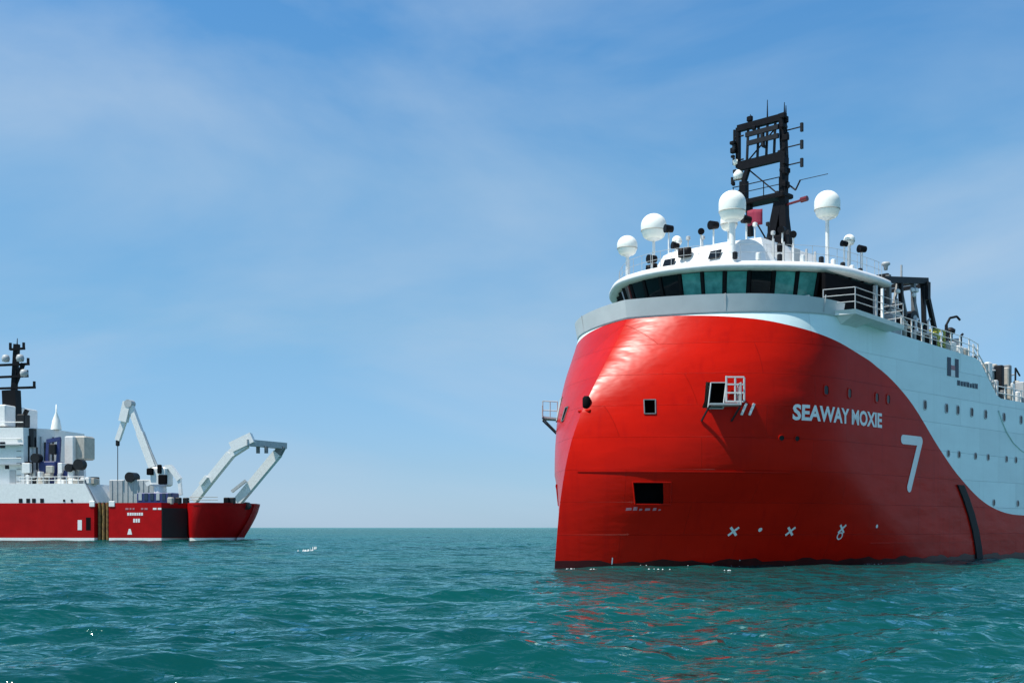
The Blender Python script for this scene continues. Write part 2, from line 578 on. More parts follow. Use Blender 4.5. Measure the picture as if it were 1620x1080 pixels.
def decal(outline, g0, z0, m, name, parent, off=.02, steep=0.0):
    """flat painted mark: polygon in (metres aft, metres up) laid on the skin"""
    mb = MB()
    P = []
    for (a, z) in outline:
        s = g0 + a
        P.append(HP(g_of(s, z0 + z), z0 + z, off))
    mb.add(P, [tuple(range(len(P)))])
    return mb.build(name, m, parent)

def text_mesh(body, s_a, s_b, z_a, z_b, m, name, bold=.02, slope=0.0):
    cu = bpy.data.curves.new('lettering', 'FONT')
    cu.body = body
    cu.offset = bold
    cu.resolution_u = 3
    o = bpy.data.objects.new('lettering_tmp', cu)
    COL.objects.link(o)
    dg = bpy.context.evaluated_depsgraph_get()
    me = bpy.data.meshes.new_from_object(o.evaluated_get(dg))
    bpy.data.objects.remove(o); bpy.data.curves.remove(cu)
    bm = bmesh.new(); bm.from_mesh(me); bpy.data.meshes.remove(me)
    x0 = min(v.co.x for v in bm.verts); x1 = max(v.co.x for v in bm.verts)
    y0 = min(v.co.y for v in bm.verts); y1 = max(v.co.y for v in bm.verts)
    for v in bm.verts:
        fx_ = (v.co.x - x0) / (x1 - x0)
        s = s_a + fx_ * (s_b - s_a)
        z = z_a + (v.co.y - y0) / (y1 - y0) * (z_b - z_a) + slope * fx_
        v.co = HP(g_of(s, z), z, .022)
    me = bpy.data.meshes.new(name)
    bm.to_mesh(me); bm.free()
    me.materials.append(m)
    ob = bpy.data.objects.new(name, me)
    COL.objects.link(ob); ob.parent = VES
    return ob
# name on the bow and the big 7
ob = text_mesh('SEAWAY MOXIE', 9.05, 16.6, 7.08, 7.86, LETTER, 'name_lettering', .034)
ob['label'] = 'white ship name lettering on the red bow side'
def stroke(pts, r, m, name, parent, n=8):
    """rounded brush strokes on the skin"""
    mb = MB()
    for k, (a, b) in enumerate(zip(pts, pts[1:])):
        a, b = Vector(a), Vector(b)
        d = (b - a).normalized(); nn = Vector((-d.y, d.x))
        out = []
        for i in range(n + 1):
            t = math.pi / 2 + math.pi * i / n
            out.append(a + d * math.cos(t) * r + nn * math.sin(t) * r)
        for i in range(n + 1):
            t = -math.pi / 2 + math.pi * i / n
            out.append(b + d * math.cos(t) * r + nn * math.sin(t) * r)
        P = [HP(g_of(q.x, q.y), q.y, .02 + .004 * k) for q in out]
        mb.add(P, [tuple(range(len(P)))])
    return mb.build(name, m, parent)
ob = stroke([(18.95, 6.62), (20.95, 6.62), (19.65, 4.05)], .25, LETTER, 'numeral_lettering', VES)
ob['label'] = 'large white rounded numeral seven'
# thruster and draught marks
def cross_mark(s, z, r=.2, ring=False):
    mb = MB()
    for sg in (1, -1):
        q = [(s - r, z - r * sg), (s + r, z + r * sg)]
        d = Vector((2 * r, 2 * r * sg)).normalized(); nn = Vector((-d.y, d.x)) * .055
        P = [Vector(q[0]) + nn, Vector(q[1]) + nn, Vector(q[1]) - nn, Vector(q[0]) - nn]
        mb.add([HP(g_of(p.x, p.y), p.y, .02 + .003 * sg) for p in P], [(0, 1, 2, 3)])
    def ringm(cx, cz, R0, R1, a0=0, a1=2 * math.pi):
        n = 18; ps = []
        for i in range(n + 1):
            t = a0 + (a1 - a0) * i / n
            for rr in (R0, R1):
                ps.append(HP(g_of(cx + math.cos(t) * rr, cz + math.sin(t) * rr), cz + math.sin(t) * rr, .015))
        mb.add(ps, [(2 * i, 2 * i + 1, 2 * i + 3, 2 * i + 2) for i in range(n)])
    if ring:
        ringm(s, z - .36, .13, .2)
    else:
        pass
    return mb.build('thruster_mark', LETTER, VES)
for g, z, rg in ((7.34, 1.72, 0), (10.33, 1.72, 0), (13.55, 1.84, 1)):
    cross_mark(s_of(g, z), z, .2, rg)
def dot_mark(g, z, r=.09):
    s = s_of(g, z)
    decal([(r * math.cos(t), r * math.sin(t)) for t in np.linspace(0, 2 * math.pi, 9)[:-1]], s, z, LETTER, 'draught_mark', VES)
dot_mark(8.65, 1.80, .10); dot_mark(16.27, 1.97, .10)
decal([(0, 0), (.045, 0), (.045, .32), (0, .32)], s_of(2.3, .15), .15, LETTER, 'draught_mark', VES)
decal([(0, 0), (.045, 0), (.045, .22), (0, .22)], s_of(8.2, .1), .1, LETTER, 'draught_mark', VES)
# pale scuffed lettering below the mooring recess
for a, w_, h_ in ((0, .22, .14), (.27, .16, .18), (.50, .12, .10), (.72, .2, .12), (1.02, .14, .14), (1.24, .1, .08)):
    decal([(a, .0), (a + w_, .02), (a + w_, h_), (a + .02, h_)], s_of(2.4, 2.72), 2.70, PINK, 'scuff_mark', VES)
# emblem and small dark lettering on the white side
for a0, a1, m_ in ((24.25, 24.72, NAVY), (25.25, 25.72, NAVY)):
    decal([(0, 0), (a1 - a0, 0), (a1 - a0, 1.05), (0, 1.05)], a0, 10.5, m_, 'emblem', VES)
decal([(0, 0), (.51, 0), (.51, .26), (0, .26)], 24.73, 10.88, PINK, 'emblem', VES)
decal([(0, 0), (.51, 0), (.51, .36), (0, .36)], 24.73, 10.5, LETTER, 'emblem', VES)
x = 25.55
for w_ in (.34, .28, .30, .36, .26, .30, .34):
    h_ = random.uniform(.24, .31)
    decal([(0, 0), (w_, 0), (w_, h_), (w_ * .6, h_), (w_ * .5, h_ * .55), (w_ * .38, h_), (0, h_)], x, 10.06, NAVY, 'small_lettering', VES)
    x += w_ + .09
# curved rail line on the white side
hull_line([(31.2, 9.0), (31.7, 8.4), (32.4, 7.75), (33.4, 7.15), (34.6, 6.75), (36, 6.5)], WHITE, 'curved_rail', VES, .06, .03)
# slanting dark strip standing proud of the hull side
mb = MB()
ctr = [(25.9, 4.35), (26.6, 3.6), (27.3, 2.7), (27.9, 1.7), (28.3, .7), (28.6, -.6)]
prev = None
ps = []
for s, z in ctr:
    for d in (-.42, .42):
        for o in (.005, .09):
            ps.append(HP(s + d, z, o))
fs = []
for i in range(len(ctr) - 1):
    a = i * 4; b = a + 4
    fs += [(a + 1, a + 3, b + 3, b + 1), (a, a + 1, b + 1, b), (a + 3, a + 2, b + 2, b + 3)]
fs += [(0, 2, 3, 1)]
mb.add(ps, fs)
mb.build('dark_strip', MATTBLACK, VES)

# portholes: steel frame with dark pane
def porthole(g, z, w_=.34, h_=.46):
    mb = MB(); gl = MB()
    def rr(k, n=4):
        o = []
        for cx, cz, a0 in ((1, 1, 0), (-1, 1, 90), (-1, -1, 180), (1, -1, 270)):
            for i in range(n):
                t = R(a0 + 90 * i / (n - 1))
                rad = .12 * k
                o.append((cx * (w_ / 2 * k - rad) + rad * math.cos(t), cz * (h_ / 2 * k - rad) + rad * math.sin(t)))
        return o
    s = s_of(g, z)
    A = [HP(g_of(s + a, z + b), z + b, .035) for a, b in rr(1.22)]
    B_ = [HP(g_of(s + a, z + b), z + b, .035) for a, b in rr(.95)]
    C_ = [HP(g_of(s + a, z + b), z + b, .002) for a, b in rr(1.25)]
    D_ = [HP(g_of(s + a, z + b), z + b, .012) for a, b in rr(.97)]
    n = len(A)
    mb.add(A + B_ + C_, [(i, (i + 1) % n, n + (i + 1) % n, n + i) for i in range(n)] + [(i, (i + 1) % n, 2 * n + (i + 1) % n, 2 * n + i) for i in range(n)])
    gl.add(D_, [tuple(range(n))])
    red_side = z < zb(g)
    p = mb.build('porthole', RED if red_side else LTSTEEL, VES)
    gl.build('pane', DARKG, p)
for g in (10.17, 12.68, 16.07, 17.3, 21.5, 24.15, 25.61, 27.46, 29.37, 32.02, 34.6):
    porthole(g, 8.64)
for g in (24.39, 25.77, 27.97, 29.73, 32.39, 33.82, 36):
    porthole(g, 6.1, .3, .34)
for g in (30.54, 34.11):
    porthole(g, 3.4, .3, .34)
for g in (7.9, 8.8):
    porthole(g, 6.2, .26, .26)

# pilot door fittings: platform, rails and open grated door
def pilot_platform(side):
    t = MB()
    a, b = HP(4.0, 7.62, 0, side), HP(5.2, 7.66, 0, side)
    c, d = HP(5.2, 7.66, .5 if side > 0 else .8, side), HP(4.0, 7.62, .5 if side > 0 else .8, side)
    dz = Vector((0, 0, .09))
    P = [a, b, c, d]
    t.add(P + [p + dz for p in P], [(0, 1, 2, 3), (4, 5, 6, 7)] + [(i, (i + 1) % 4, (i + 1) % 4 + 4, i + 4) for i in range(4)])
    pl = t.build('boarding_platform', LTSTEEL, VES)
    r = MB()
    up = Vector((0, 0, 1.05))
    for p in (b, c, (b + c) / 2):
        r.cyl(p, p + up, .03)
    for hgt in (.55, 1.05):
        u_ = Vector((0, 0, hgt))
        r.path([b + u_, c + u_], .03)
    if side < 0:
        r.path([c + up * .5, d + up * .5], .04); r.cyl(d, d + up * .6, .04)
    r.build('handrail', LTSTEEL, pl)
    MB().bar(c - dz * .2, HP(5.2, 6.95, .02, side), .07, .07).build('bracket', DKSTEEL, pl)
    MB().bar(d - dz * .2, HP(4.0, 6.95, .02, side), .07, .07).build('bracket', DKSTEEL, pl)
pilot_platform(1); pilot_platform(-1)
dr = MB()
h0 = HP(4.62, 7.85, .06); h1 = HP(5.3, 7.85, .35)
for f_ in (0, .5, 1):
    p = h0.lerp(h1, f_)
    dr.bar(p, p + Vector((0, 0, 1.25 - .12 * f_)), .075, .075)
for z in (.04, .45, .85, 1.2):
    dr.bar(h0 + Vector((0, 0, z)), h1 + Vector((0, 0, z - .05)), .075, .075)
dr.build('open_grated_door', LTSTEEL, VES)
mb = MB()
for g in (5.5, 5.86):
    mb2 = MB(); mb2.bar(HP(g, 7.25, .06), HP(g, 7.8, .06), .1, .1)
    mb2.build('fender_bar', WPAINT, VES)
# stem fairlead
mb = MB()
p = Vector((s_of(0, 7.95), 0, 7.95))
mb.lathe((p.x - .02, p.y - .05, p.z - .3), [(0, 0), (.16, 0), (.2, .12), (.2, .5), (.12, .6), (0, .6)], 10)
mb.build('stem_fairlead', DARK, VES)
mb = MB()
mb.box((p.x + .05, p.y, p.z - .42), (.5, .75, .12), bev=.03)
mb.build('fairlead_ledge', RED, VES)

# bulwark above the paint knuckle, leaning outward
mb = MB()
gB = [g for g in gs if g <= 10.9]
for side in (1, -1):
    P = []
    for g in gB:
        zt = ztop(g)
        base = HP(g, zt - .12, .0, side)
        hgt = 13.3 - .25 * min(1, g / 10.5) ** 2
        nrm = HP(g, zt, 1, side) - HP(g, zt, 0, side); nrm.z = 0
        nrm.y *= min(1, g / .9)
        nrm.normalize()
        P += [base + nrm * .03, base + nrm * .06 + Vector((0, 0, .06)), base + nrm * .20 + Vector((0, 0, hgt - base.z)),
              base + nrm * .08 + Vector((0, 0, hgt - base.z + .02)), base - nrm * .12 + Vector((0, 0, .3))]
    n = len(gB)
    for k in range(4):
        Pk = [P[i * 5 + k + d_] for i in range(n) for d_ in (0, 1)]
        q = [(2 * i, 2 * i + 2, 2 * i + 3, 2 * i + 1) for i in range(n - 1)]
        mb.add(Pk, q if side > 0 else [tuple(reversed(t)) for t in q], True)
    mb.add(P[-5:], [(0, 1, 2, 3, 4)])
bw = mb.build('bulwark', GREYW, VES)
for side in (1, -1):
    for g in (3.0, 8.6):
        sm = MB()
        zt = ztop(g)
        nrm = HP(g, zt, 1, side) - HP(g, zt, 0, side); nrm.z = 0; nrm.normalize()
        b0 = HP(g, zt, 0, side)
        sm.bar(b0 + nrm * .11 - Vector((0, 0, .02)), b0 + nrm * .275 + Vector((0, 0, .8)), .05, .03)
        sm.build('seam', LTSTEEL, bw)
# decks
mb = MB()
ring = [HP(g, 12.15, -.05) for g in gs if g < 28] + [HP(g, 12.15, -.05, -1) for g in reversed(gs) if g < 28]
ring = [Vector((p.x, p.y, 11.8)) for p in ring]
mb.add(ring, [tuple(range(len(ring)))])
r2 = [Vector((p[0], p[1], 8.9)) for p in ((27.8, -7.9), (69.9, -7.9), (69.9, 7.9), (27.8, 7.9))]
mb.add(r2, [(0, 1, 2, 3)])
mb.build('deck', DECK, VES)
mb = MB()
mb.box((27.7, 0, 10.4), (.2, 15.5, 2.9))
mb.build('aft_bulkhead', WPAINT, VES)

# ---------------- wheelhouse
ctrl = [(7.6, 0), (7.8, 1.5), (8.5, 3.2), (10.3, 5.2), (12.3, 6.75), (14.0, 7.35), (16.0, 7.45), (18.0, 7.4), (19.0, 7.3)]
def catmull(P, k=8):
    Q = [(P[1][0], -P[1][1])] + list(P) + [(2 * P[-1][0] - P[-2][0], 2 * P[-1][1] - P[-2][1])]
    out = []
    for i in range(1, len(Q) - 2):
        for j in range(k):
            t = j / k
            a, b, c, d = (Vector(q) for q in Q[i - 1:i + 3])
            out.append(.5 * ((2 * b) + (c - a) * t + (2 * a - 5 * b + 4 * c - d) * t * t + (3 * b - a - 3 * c + d) * t ** 3))
    out.append(Vector(Q[-2]))
    return out
half = catmull(ctrl)
full = [Vector((p.x, p.y)) for p in reversed(half[1:])] + [Vector((p.x, -p.y)) for p in half]   # local xy, starboard(+y) -> port(-y)
def inset(d):
    out = []
    n = len(full)
    for i, p in enumerate(full):
        t = (full[min(n - 1, i + 1)] - full[max(0, i - 1)]).normalized()
        nn = Vector((t.y, -t.x))          # points outward (forward)
        if nn.dot(p - Vector((14, 0))) < 0:
            nn = -nn
        out.append(p - nn * d)
    return out
def ring_mesh(levels, cap_top=True, cap_bot=True):
    mb = MB()
    n = len(full)
    P = []
    for d, z in levels:
        P += [(q.x, q.y, z) for q in inset(d)]
    fs = []
    for k in range(len(levels) - 1):
        fs += [(k * n + i, k * n + i + 1, (k + 1) * n + i + 1, (k + 1) * n + i) for i in range(n - 1)]
        fs += [(k * n + n - 1, k * n, (k + 1) * n, (k + 1) * n + n - 1)]
    mb.add(P, fs, True)
    if cap_top:
        mb.add(P[-n:], [tuple(range(n))])
    if cap_bot:
        mb.add(P[:n], [tuple(reversed(range(n)))])
    return mb
wh = ring_mesh([(.95, 11.8), (.9, 13.6)], False, False).build('wheelhouse', WHITE, VES)
ring_mesh([(.93, 13.6), (.53, 14.93)], True, False).build('window_band', DARK, wh)
ring_mesh([(.42, 14.87), (.10, 14.89), (.0, 14.97), (-.01, 15.06), (.06, 15.2), (.25, 15.31), (.8, 15.36)]).build('roof', WPAINT, wh)
# panes one by one round the band
def arc_pts(line):
    d = [0]
    for a, b in zip(line, line[1:]):
        d.append(d[-1] + (b - a).length)
    return d
LO, UP = inset(.88), inset(.50)
dl = arc_pts(full)
tot = dl[-1]
def at_arc(line, t):
    x = float(np.interp(t, dl, [p.x for p in line])); y = float(np.interp(t, dl, [p.y for p in line]))
    return Vector((x, y))
npane = 24
TEALS = (13, 14, 15, 17, 18)
pw = tot / npane
for i in range(npane):
    t0, t1 = i * pw + .13, (i + 1) * pw - .13
    P = []
    m_ = 4
    for j in range(m_ + 1):
        t = t0 + (t1 - t0) * j / m_
        a, b = at_arc(LO, t), at_arc(UP, t)
        P += [(a.x, a.y, 13.66), (b.x, b.y, 14.84)]
    pn = MB().add(P, [(2 * j, 2 * j + 2, 2 * j + 3, 2 * j + 1) for j in range(m_)], True)
    # sea reflection painted in: teal panes on the forward port arc
    teal = i in TEALS
    pn.build('window_pane', SEAREFL if teal else DARKG, wh)
    if i:
        a, b = at_arc(inset(.86), i * pw), at_arc(inset(.48), i * pw)
        MB().bar((a.x, a.y, 13.62), (b.x, b.y, 14.87), .16, .1, up=(1, 0, 0)).build('mullion', BLACK, wh)
# little wiper arms / deck lights along the sill
for i in range(8, 20):
    a = at_arc(inset(.7), (i + .5) * pw)
    MB().box((a.x, a.y, 13.66), (.12, .3, .1), bev=.02).build('sill_light', WPAINT, wh)
# handrail round the roof edge
rr = MB()
E_ = inset(.55)
for hgt in (.45, .85):
    rr.path([(p.x, p.y, 15.36 + hgt) for p in E_[::3]], .012, 5)
rl = rr.build('roof_rail', LTSTEEL, VES)
for k in range(0, len(E_), 4):
    MB().cyl((E_[k].x, E_[k].y, 15.3), (E_[k].x, E_[k].y, 16.21), .014, n=5).build('post', LTSTEEL, rl)

# ---------------- top house and roof gear
def taper_house(x0, x1, hw0, hw1, z0, z1, rake):
    mb = MB()
    P = [(x0, -hw0 * .55, z0), (x0 + 1.6, -hw0, z0), (x1, -hw0, z0), (x1, hw0, z0), (x0 + 1.6, hw0, z0), (x0, hw0 * .55, z0)]
    Q = [(x0 + rake, -hw1 * .55, z1 - .25), (x0 + rake + 1.3, -hw1, z1), (x1 - .3, -hw1, z1 - .1), (x1 - .3, hw1, z1 - .1), (x0 + rake + 1.3, hw1, z1), (x0 + rake, hw1 * .55, z1 - .25)]
    mb.add(P + Q, [(i, (i + 1) % 6, (i + 1) % 6 + 6, i + 6) for i in range(6)] + [tuple(range(6, 12))])
    return mb
th = taper_house(10.3, 18.2, 4.1, 3.2, 15.3, 17.15, 1.0).build('top_house', WPAINT, VES)
for (x_, y_, z_, r_) in ((11.2, 3.0, 16.1, .2), (11.0, 2.55, 16.1, .2), (10.95, .6, 16.6, .22), (10.95, .25, 16.6, .22), (13.5, -3.85, 16.6, .14)):
    MB().lathe((x_ - .12, y_, z_ - .2), [(0, -.02), (r_, 0), (r_ * 1.1, .25), (r_, .45), (0, .5)], 10).build('floodlight', BLACK, th)
for y_, z_ in ((-1.6, 16.2), (1.4, 16.2)):
    MB().box((10.72, y_, z_), (.1, .7, .5), ry=R(28), bev=.02).build('window', DARKG, th)
MB().box((15.2, -3.72, 16.15), (.75, .1, 1.5), bev=.03).build('door', LTSTEEL, th)
for x_ in (13.0, 14.0, 16.3, 17.2):
    MB().box((x_, -3.7, 16.3), (.06, .12, 1.5)).build('stiffener', LTSTEEL, th)
for x_, y_, h_ in ((12.5, -2.9, .7), (13.6, -3.0, .9), (14.4, -2.8, .6), (15.6, -3.0, .8), (12.2, 1.2, .6), (13.2, 2.6, .8), (14.4, 1.8, 1.1), (15.5, -1.0, .7)):
    MB().cyl((x_, y_, 16.9), (x_, y_, 17.1 + h_), .035, n=6).box((x_, y_, 17.15 + h_), (.2, .2, .22), bev=.03).build('deck_light', random.choice((DKSTEEL, LTSTEEL, WPAINT)), th)
def radome(c, r, zbase, tall=1.0, pr=.09):
    """sat dome on a pedestal (dome flattened below)"""
    x_, y_, z_ = c
    prof = [(0, -r * .95), (r * .62, -r * .95), (r * .82, -r * .78), (r * .97, -r * .35)]
    prof += [(r, -r * .1 * tall), (r, r * .15 * (tall - 1) * 4)]
    zc = r * .15 * (tall - 1) * 4
    for i in range(1, 9):
        t = math.pi / 2 * i / 8
        prof.append((r * math.cos(t), zc + r * math.sin(t) * (.95)))
    d = MB().lathe(c, prof, 24).build('radome', DOME, VES)
    pd = MB()
    pd.cyl((x_, y_, zbase), (x_, y_, z_ - r * .9), pr, pr * .9)
    pd.lathe((x_, y_, z_ - r * 1.15), [(pr, 0), (r * .55, .12), (r * .6, .2)], 12)
    pd.build('pedestal', WPAINT, d)
    MB().lathe((x_, y_, z_ - r * .33), [(r * .985, -.02), (r * 1.005, -.02), (r * 1.005, .03), (r * .985, .03)], 24).build('seam_ring', BEIGE, d)
    return d
radome((10.0, 3.7, 17.4), .56, 15.3)
radome((13.4, 4.5, 19.15), .74, 15.3, 1.1)
radome((10.7, -2.7, 18.45), .70, 15.6, 1.5, .17)
radome((15.9, -5.2, 19.05), .68, 15.3, 1.4, .11)
radome((17.7, -5.5, 17.5), .30, 15.3)
radome((12.6, -1.2, 18.3), .46, 17.0, 1.2)
radome((13.6, 3.0, 18.15), .28, 15.5)
# searchlights, horns and sensors on the roof
def searchlight(x_, y_, z_, zb_, r_=.22, aim=(-1, -.4, 0)):
    a = Vector(aim).normalized()
    p = Vector((x_, y_, z_))
    o = MB().cyl(p - a * r_, p + a * r_, r_ * .8, r_, n=12).build('searchlight', BLACK, VES)
    MB().cyl((x_, y_, zb_), p, .05, n=6).build('stand', WPAINT, o)
for q in ((11.9, 2.3, 18.4, 16.6), (12.1, 2.0, 17.45, 16.6), (12.0, .2, 17.9, 16.8), (11.6, -.9, 18.0, 16.9), (12.3, -2.5, 18.15, 17.0),
          (15.0, -3.0, 18.0, 17.1), (16.8, -5.7, 17.1, 15.3), (17.8, -6.2, 16.9, 15.3), (10.4, 2.3, 16.5, 15.3), (13.5, -4.6, 17.2, 15.3)):
    searchlight(*q, r_=random.uniform(.17, .25), aim=(-1, random.uniform(-1, .6), random.uniform(-.2, .3)))
for k in range(9):
    x_, y_ = 9.2 + k * 1.0, -3.9 - 2.6 * min(1, k / 4) + random.uniform(-.1, .1)
    MB().box((x_, y_, 15.55), (.22, .22, .38), bev=.04).build('roof_vent', WPAINT if k % 2 else DKSTEEL, VES)
for (x_, y_, zt) in ((17.0, -4.6, 17.4), (18.2, -5.9, 17.2), (16.4, -6.2, 16.9), (11, 4.4, 17.3), (12.2, 5.3, 17.2), (9.4, 1.5, 16.6)):
    MB().cyl((x_, y_, 15.3), (x_, y_, zt), .03, .015, n=5).build('whip_antenna', LTSTEEL, VES)

# ---------------- black mast (transverse frame on the centreline)
MX = 16.9
def mp_(w, z, dx=0.0):
    w = 1.9 - (1.9 - w) * .78 if w < 1.9 else w
    return Vector((MX + dx, -w, z))
lower = MB()
lower.bar(mp_(.6, 17.0), mp_(1.55, 20.1), .5, .42, up=(1, 0, 0))
lower.bar(mp_(2.0, 17.0), mp_(1.9, 20.3), .42, .4, up=(1, 0, 0))
lower.bar(mp_(-.9, 18.5), mp_(-1.0, 20.3), .28, .3, up=(1, 0, 0))
lower.bar(mp_(1.75, 17.2, .9), mp_(1.7, 20.2, .25), .3, .3, up=(1, 0, 0))
lower.bar(mp_(.2, 17.2, 1.2), mp_(1.4, 19.6, .3), .25, .25, up=(1, 0, 0))
lower.box((MX, -1.35, 17.6), (.9, 1.5, 1.1), bev=.06)
mast = lower.build('mast', BLACK, VES)
MB().box((MX + .1, -.35, 20.42), (1.1, 3.6, .26), bev=.05).build('mast_platform', BLACK, mast)
pl2 = MB()
for w_ in (-2.0, -.7, .6, 1.9):
    pl2.cyl(mp_(w_, 20.5, -.45), mp_(w_, 21.35, -.45), .03, n=5)
pl2.path([mp_(-2.05, 21.35, -.45), mp_(1.9, 21.35, -.45)], .03, 5)
pl2.path([mp_(-2.05, 20.95, -.45), mp_(1.9, 20.95, -.45)], .025, 5)
pl2.build('platform_rail', BLACK, mast)
MB().bar(mp_(1.9, 20.3), mp_(1.95, 22.5), .36, .36, up=(1, 0, 0)).bar(mp_(1.95, 22.5), mp_(1.8, 25.0), .34, .32, up=(1, 0, 0)).build('mast_leg', BLACK, mast)
MB().bar(mp_(-1.5, 20.4), mp_(-1.45, 21.7), .42, .34, up=(1, 0, 0)).bar(mp_(-1.45, 21.7), mp_(-1.05, 22.5), .24, .24, up=(1, 0, 0)).build('mast_leg', BLACK, mast)
MB().bar(mp_(-1.95, 22.55), mp_(-1.95, 24.85), .2, .26, up=(1, 0, 0)).build('mast_leg', BLACK, mast)
for z_, w0, w1, t_ in ((24.80, -1.95, 1.9, .36), (22.62, -1.9, 1.9, .50)):
    MB().bar(mp_(w0, z_), mp_(w1, z_), .3, t_).build('crossbeam', BLACK, mast)
for z_, w0, w1 in ((24.2, -1.0, 1.75), (23.7, -.9, 1.75)):
    rd = MB().bar(mp_(w0, z_, -.35), mp_(w1, z_, -.35), .14, .26)
    rd.cyl(mp_((w0 + w1) / 2, z_ - .35, -.3), mp_((w0 + w1) / 2, z_, -.3), .12)
    rd.bar(mp_((w0 + w1) / 2, z_ - .35, -.35), mp_((w0 + w1) / 2, z_ - .35, .1), .12, .12)
    rd.build('radar_scanner', DKSTEEL, mast)
for w_ in (-1.2, -.3, .45, 1.1):
    MB().bar(mp_(w_, 22.8), mp_(w_ + .12, 24.75), .11, .11, up=(1, 0, 0)).build('stay', DKSTEEL, mast)
for z_ in (24.0, 23.05, 22.05):
    MB().path([mp_(1.9, z_), mp_(3.05, z_)], .04, 5).bar(mp_(3.05, z_ - .28), mp_(3.05, z_ + .2), .14, .14).build('aerial', DKSTEEL, mast)
MB().path([mp_(1.9, 21.2, .1), mp_(2.6, 20.6, .1), mp_(2.9, 21.1, .1)], .05, 5).path([mp_(2.9, 21.1, .1), mp_(4.6, 21.1, .1)], .02, 5).build('aerial', DKSTEEL, mast)
MB().path([mp_(1.9, 19.85), mp_(3.1, 19.95)], .07, 8).cyl(mp_(3.0, 19.95), mp_(3.4, 19.98), .15).build('signal_lamp', LAMP, mast)
for w_, z0_, z1_ in ((-2.3, 23.9, 24.8), (-2.35, 22.8, 23.2), (-2.5, 21.7, 22.1)):
    MB().cyl(mp_(w_, z0_), mp_(w_, z1_), .07).path([mp_(w_, (z0_ + z1_) / 2), mp_(-1.5, (z0_ + z1_) / 2)], .05, 5).build('navigation_light', DKSTEEL, mast)
MB().path([mp_(-1.5, 21.4), mp_(-2.5, 20.9), mp_(-2.9, 20.2)], .07, 6).path([mp_(-2.9, 20.2), mp_(-1.5, 20.4)], .07, 6).build('brace', BLACK, mast)
MB().lathe(mp_(-1.9, 21.9), [(0, 0), (.3, 0), (.32, .3), (.2, .5), (0, .55)], 12).build('sensor_dome', DOME, mast)
MB().lathe(mp_(-2.1, 22.75), [(0, 0), (.2, 0), (.22, .25), (0, .4)], 10).build('sensor_dome', DOME, mast)
for w_, h_ in ((-.9, .45), (.55, 1.0), (1.95, .6), (2.05, .4)):
    MB().cyl(mp_(w_, 24.9), mp_(w_, 25.0 + h_), .05, .02, n=5).build('aerial', BLACK, mast)
MB().box(mp_(-.95, 25.2), (.2, .35, .3), bev=.04).build('mast_head_light', BLACK, mast)
for k in range(26):
    # lamps, boxes and cable brackets bolted to the frame
    w_ = random.choice((1.9, 1.9, -1.9, random.uniform(-1.8, 1.8)))
    z_ = random.uniform(20.6, 24.9) if abs(w_) == 1.9 else random.choice((20.6, 22.9, 24.55, 25.05))
    d_ = random.uniform(.1, .3) * (1 if w_ > 0 else -1)
    MB().box(mp_(w_ + d_, z_, random.uniform(-.35, .1)), (random.uniform(.15, .3), random.uniform(.15, .4), random.uniform(.15, .4)), bev=.03).build('mast_fitting', random.choice((BLACK, BLACK, DKSTEEL)), mast)
for w_, z_, w2, z2 in ((-1.3, 22.8, 1.6, 24.6), (1.5, 20.5, -1.2, 22.4), (-1.3, 20.3, .5, 18.0)):
    MB().cyl(mp_(w_, z_, .1), mp_(w2, z2, .1), .045, n=6).build('cable_run', BLACK, mast)
# flag at the mast
fl = MB(); P = []
for i in range(9):
    for j in range(5):
        P.append((MX - .6 + .1 * math.sin(i * .9), -(-.1 + i * .12), 19.8 - j * .22 + .05 * math.sin(i * .7)))
fl.add(P, [(i * 5 + j, i * 5 + j + 1, (i + 1) * 5 + j + 1, (i + 1) * 5 + j) for i in range(8) for j in range(4)], True)
flag = fl.build('flag', FLAGR, None)
flag.matrix_world = Matrix.Translation((2.0, 58.2, 0)) @ Matrix.Rotation(R(45.7), 4, 'Z')
flag.modifiers.new('thickness', 'SOLIDIFY').thickness = .01
tag(flag, 'crimson flag flying below the black mast platform', 'flag')

# ---------------- bridge wing platform with rail
mb = MB()
wx0, wx1 = 11.6, 17.2
P = [(wx0, -6.9, 12.4), (wx1, -7.4, 12.15), (wx1 - .2, -9.0, 12.15), (wx0 + .6, -8.9, 12.4)]
Q = [(wx0, -6.9, 12.62), (wx1, -7.4, 12.37), (wx1 - .2, -9.05, 12.37), (wx0 + .5, -8.95, 12.62)]
mb.add(P + Q, [(3, 2, 1, 0), (4, 5, 6, 7)] + [(i, (i + 1) % 4, (i + 1) % 4 + 4, i + 4) for i in range(4)])
wing = mb.build('wing_platform', WPAINT, VES)
mb = MB()
mb.add([(wx0 + .3, -7.2, 12.41), (wx0 + .7, -8.8, 12.41), (wx0 + 2.6, -8.8, 12.33), (wx0 + 2.6, -7.2, 12.33), (wx0 + .9, -7.6, 11.85), (wx0 + 2.2, -7.6, 11.85)],
       [(0, 1, 2, 3), (0, 4, 1), (1, 4, 5, 2), (3, 2, 5), (0, 3, 5, 4)])
mb.build('gusset', WPAINT, wing)
rails = MB()
edge = [(wx0 + .1, -7.4, 12.6), (wx0 + .55, -8.9, 12.6), (wx0 + 2.6, -8.93, 12.52), (wx0 + 4.6, -8.96, 12.44), (wx1 - .25, -9.0, 12.38), (wx1 - .1, -7.6, 12.38)]
for hgt in (.4, .75, 1.1):
    rails.path([(a, b, c + hgt) for a, b, c in edge], .022, 6)
rl = rails.build('guard_rail', LTSTEEL, wing)
for a, b in zip(edge, edge[1:]):
    MB().cyl(a, (a[0], a[1], a[2] + 1.12), .028, n=6).build('post', LTSTEEL, rl)
MB().box((wx0 + 3.3, -8.9, 13.25), (.12, .12, 1.5)).build('post', WPAINT, rl)
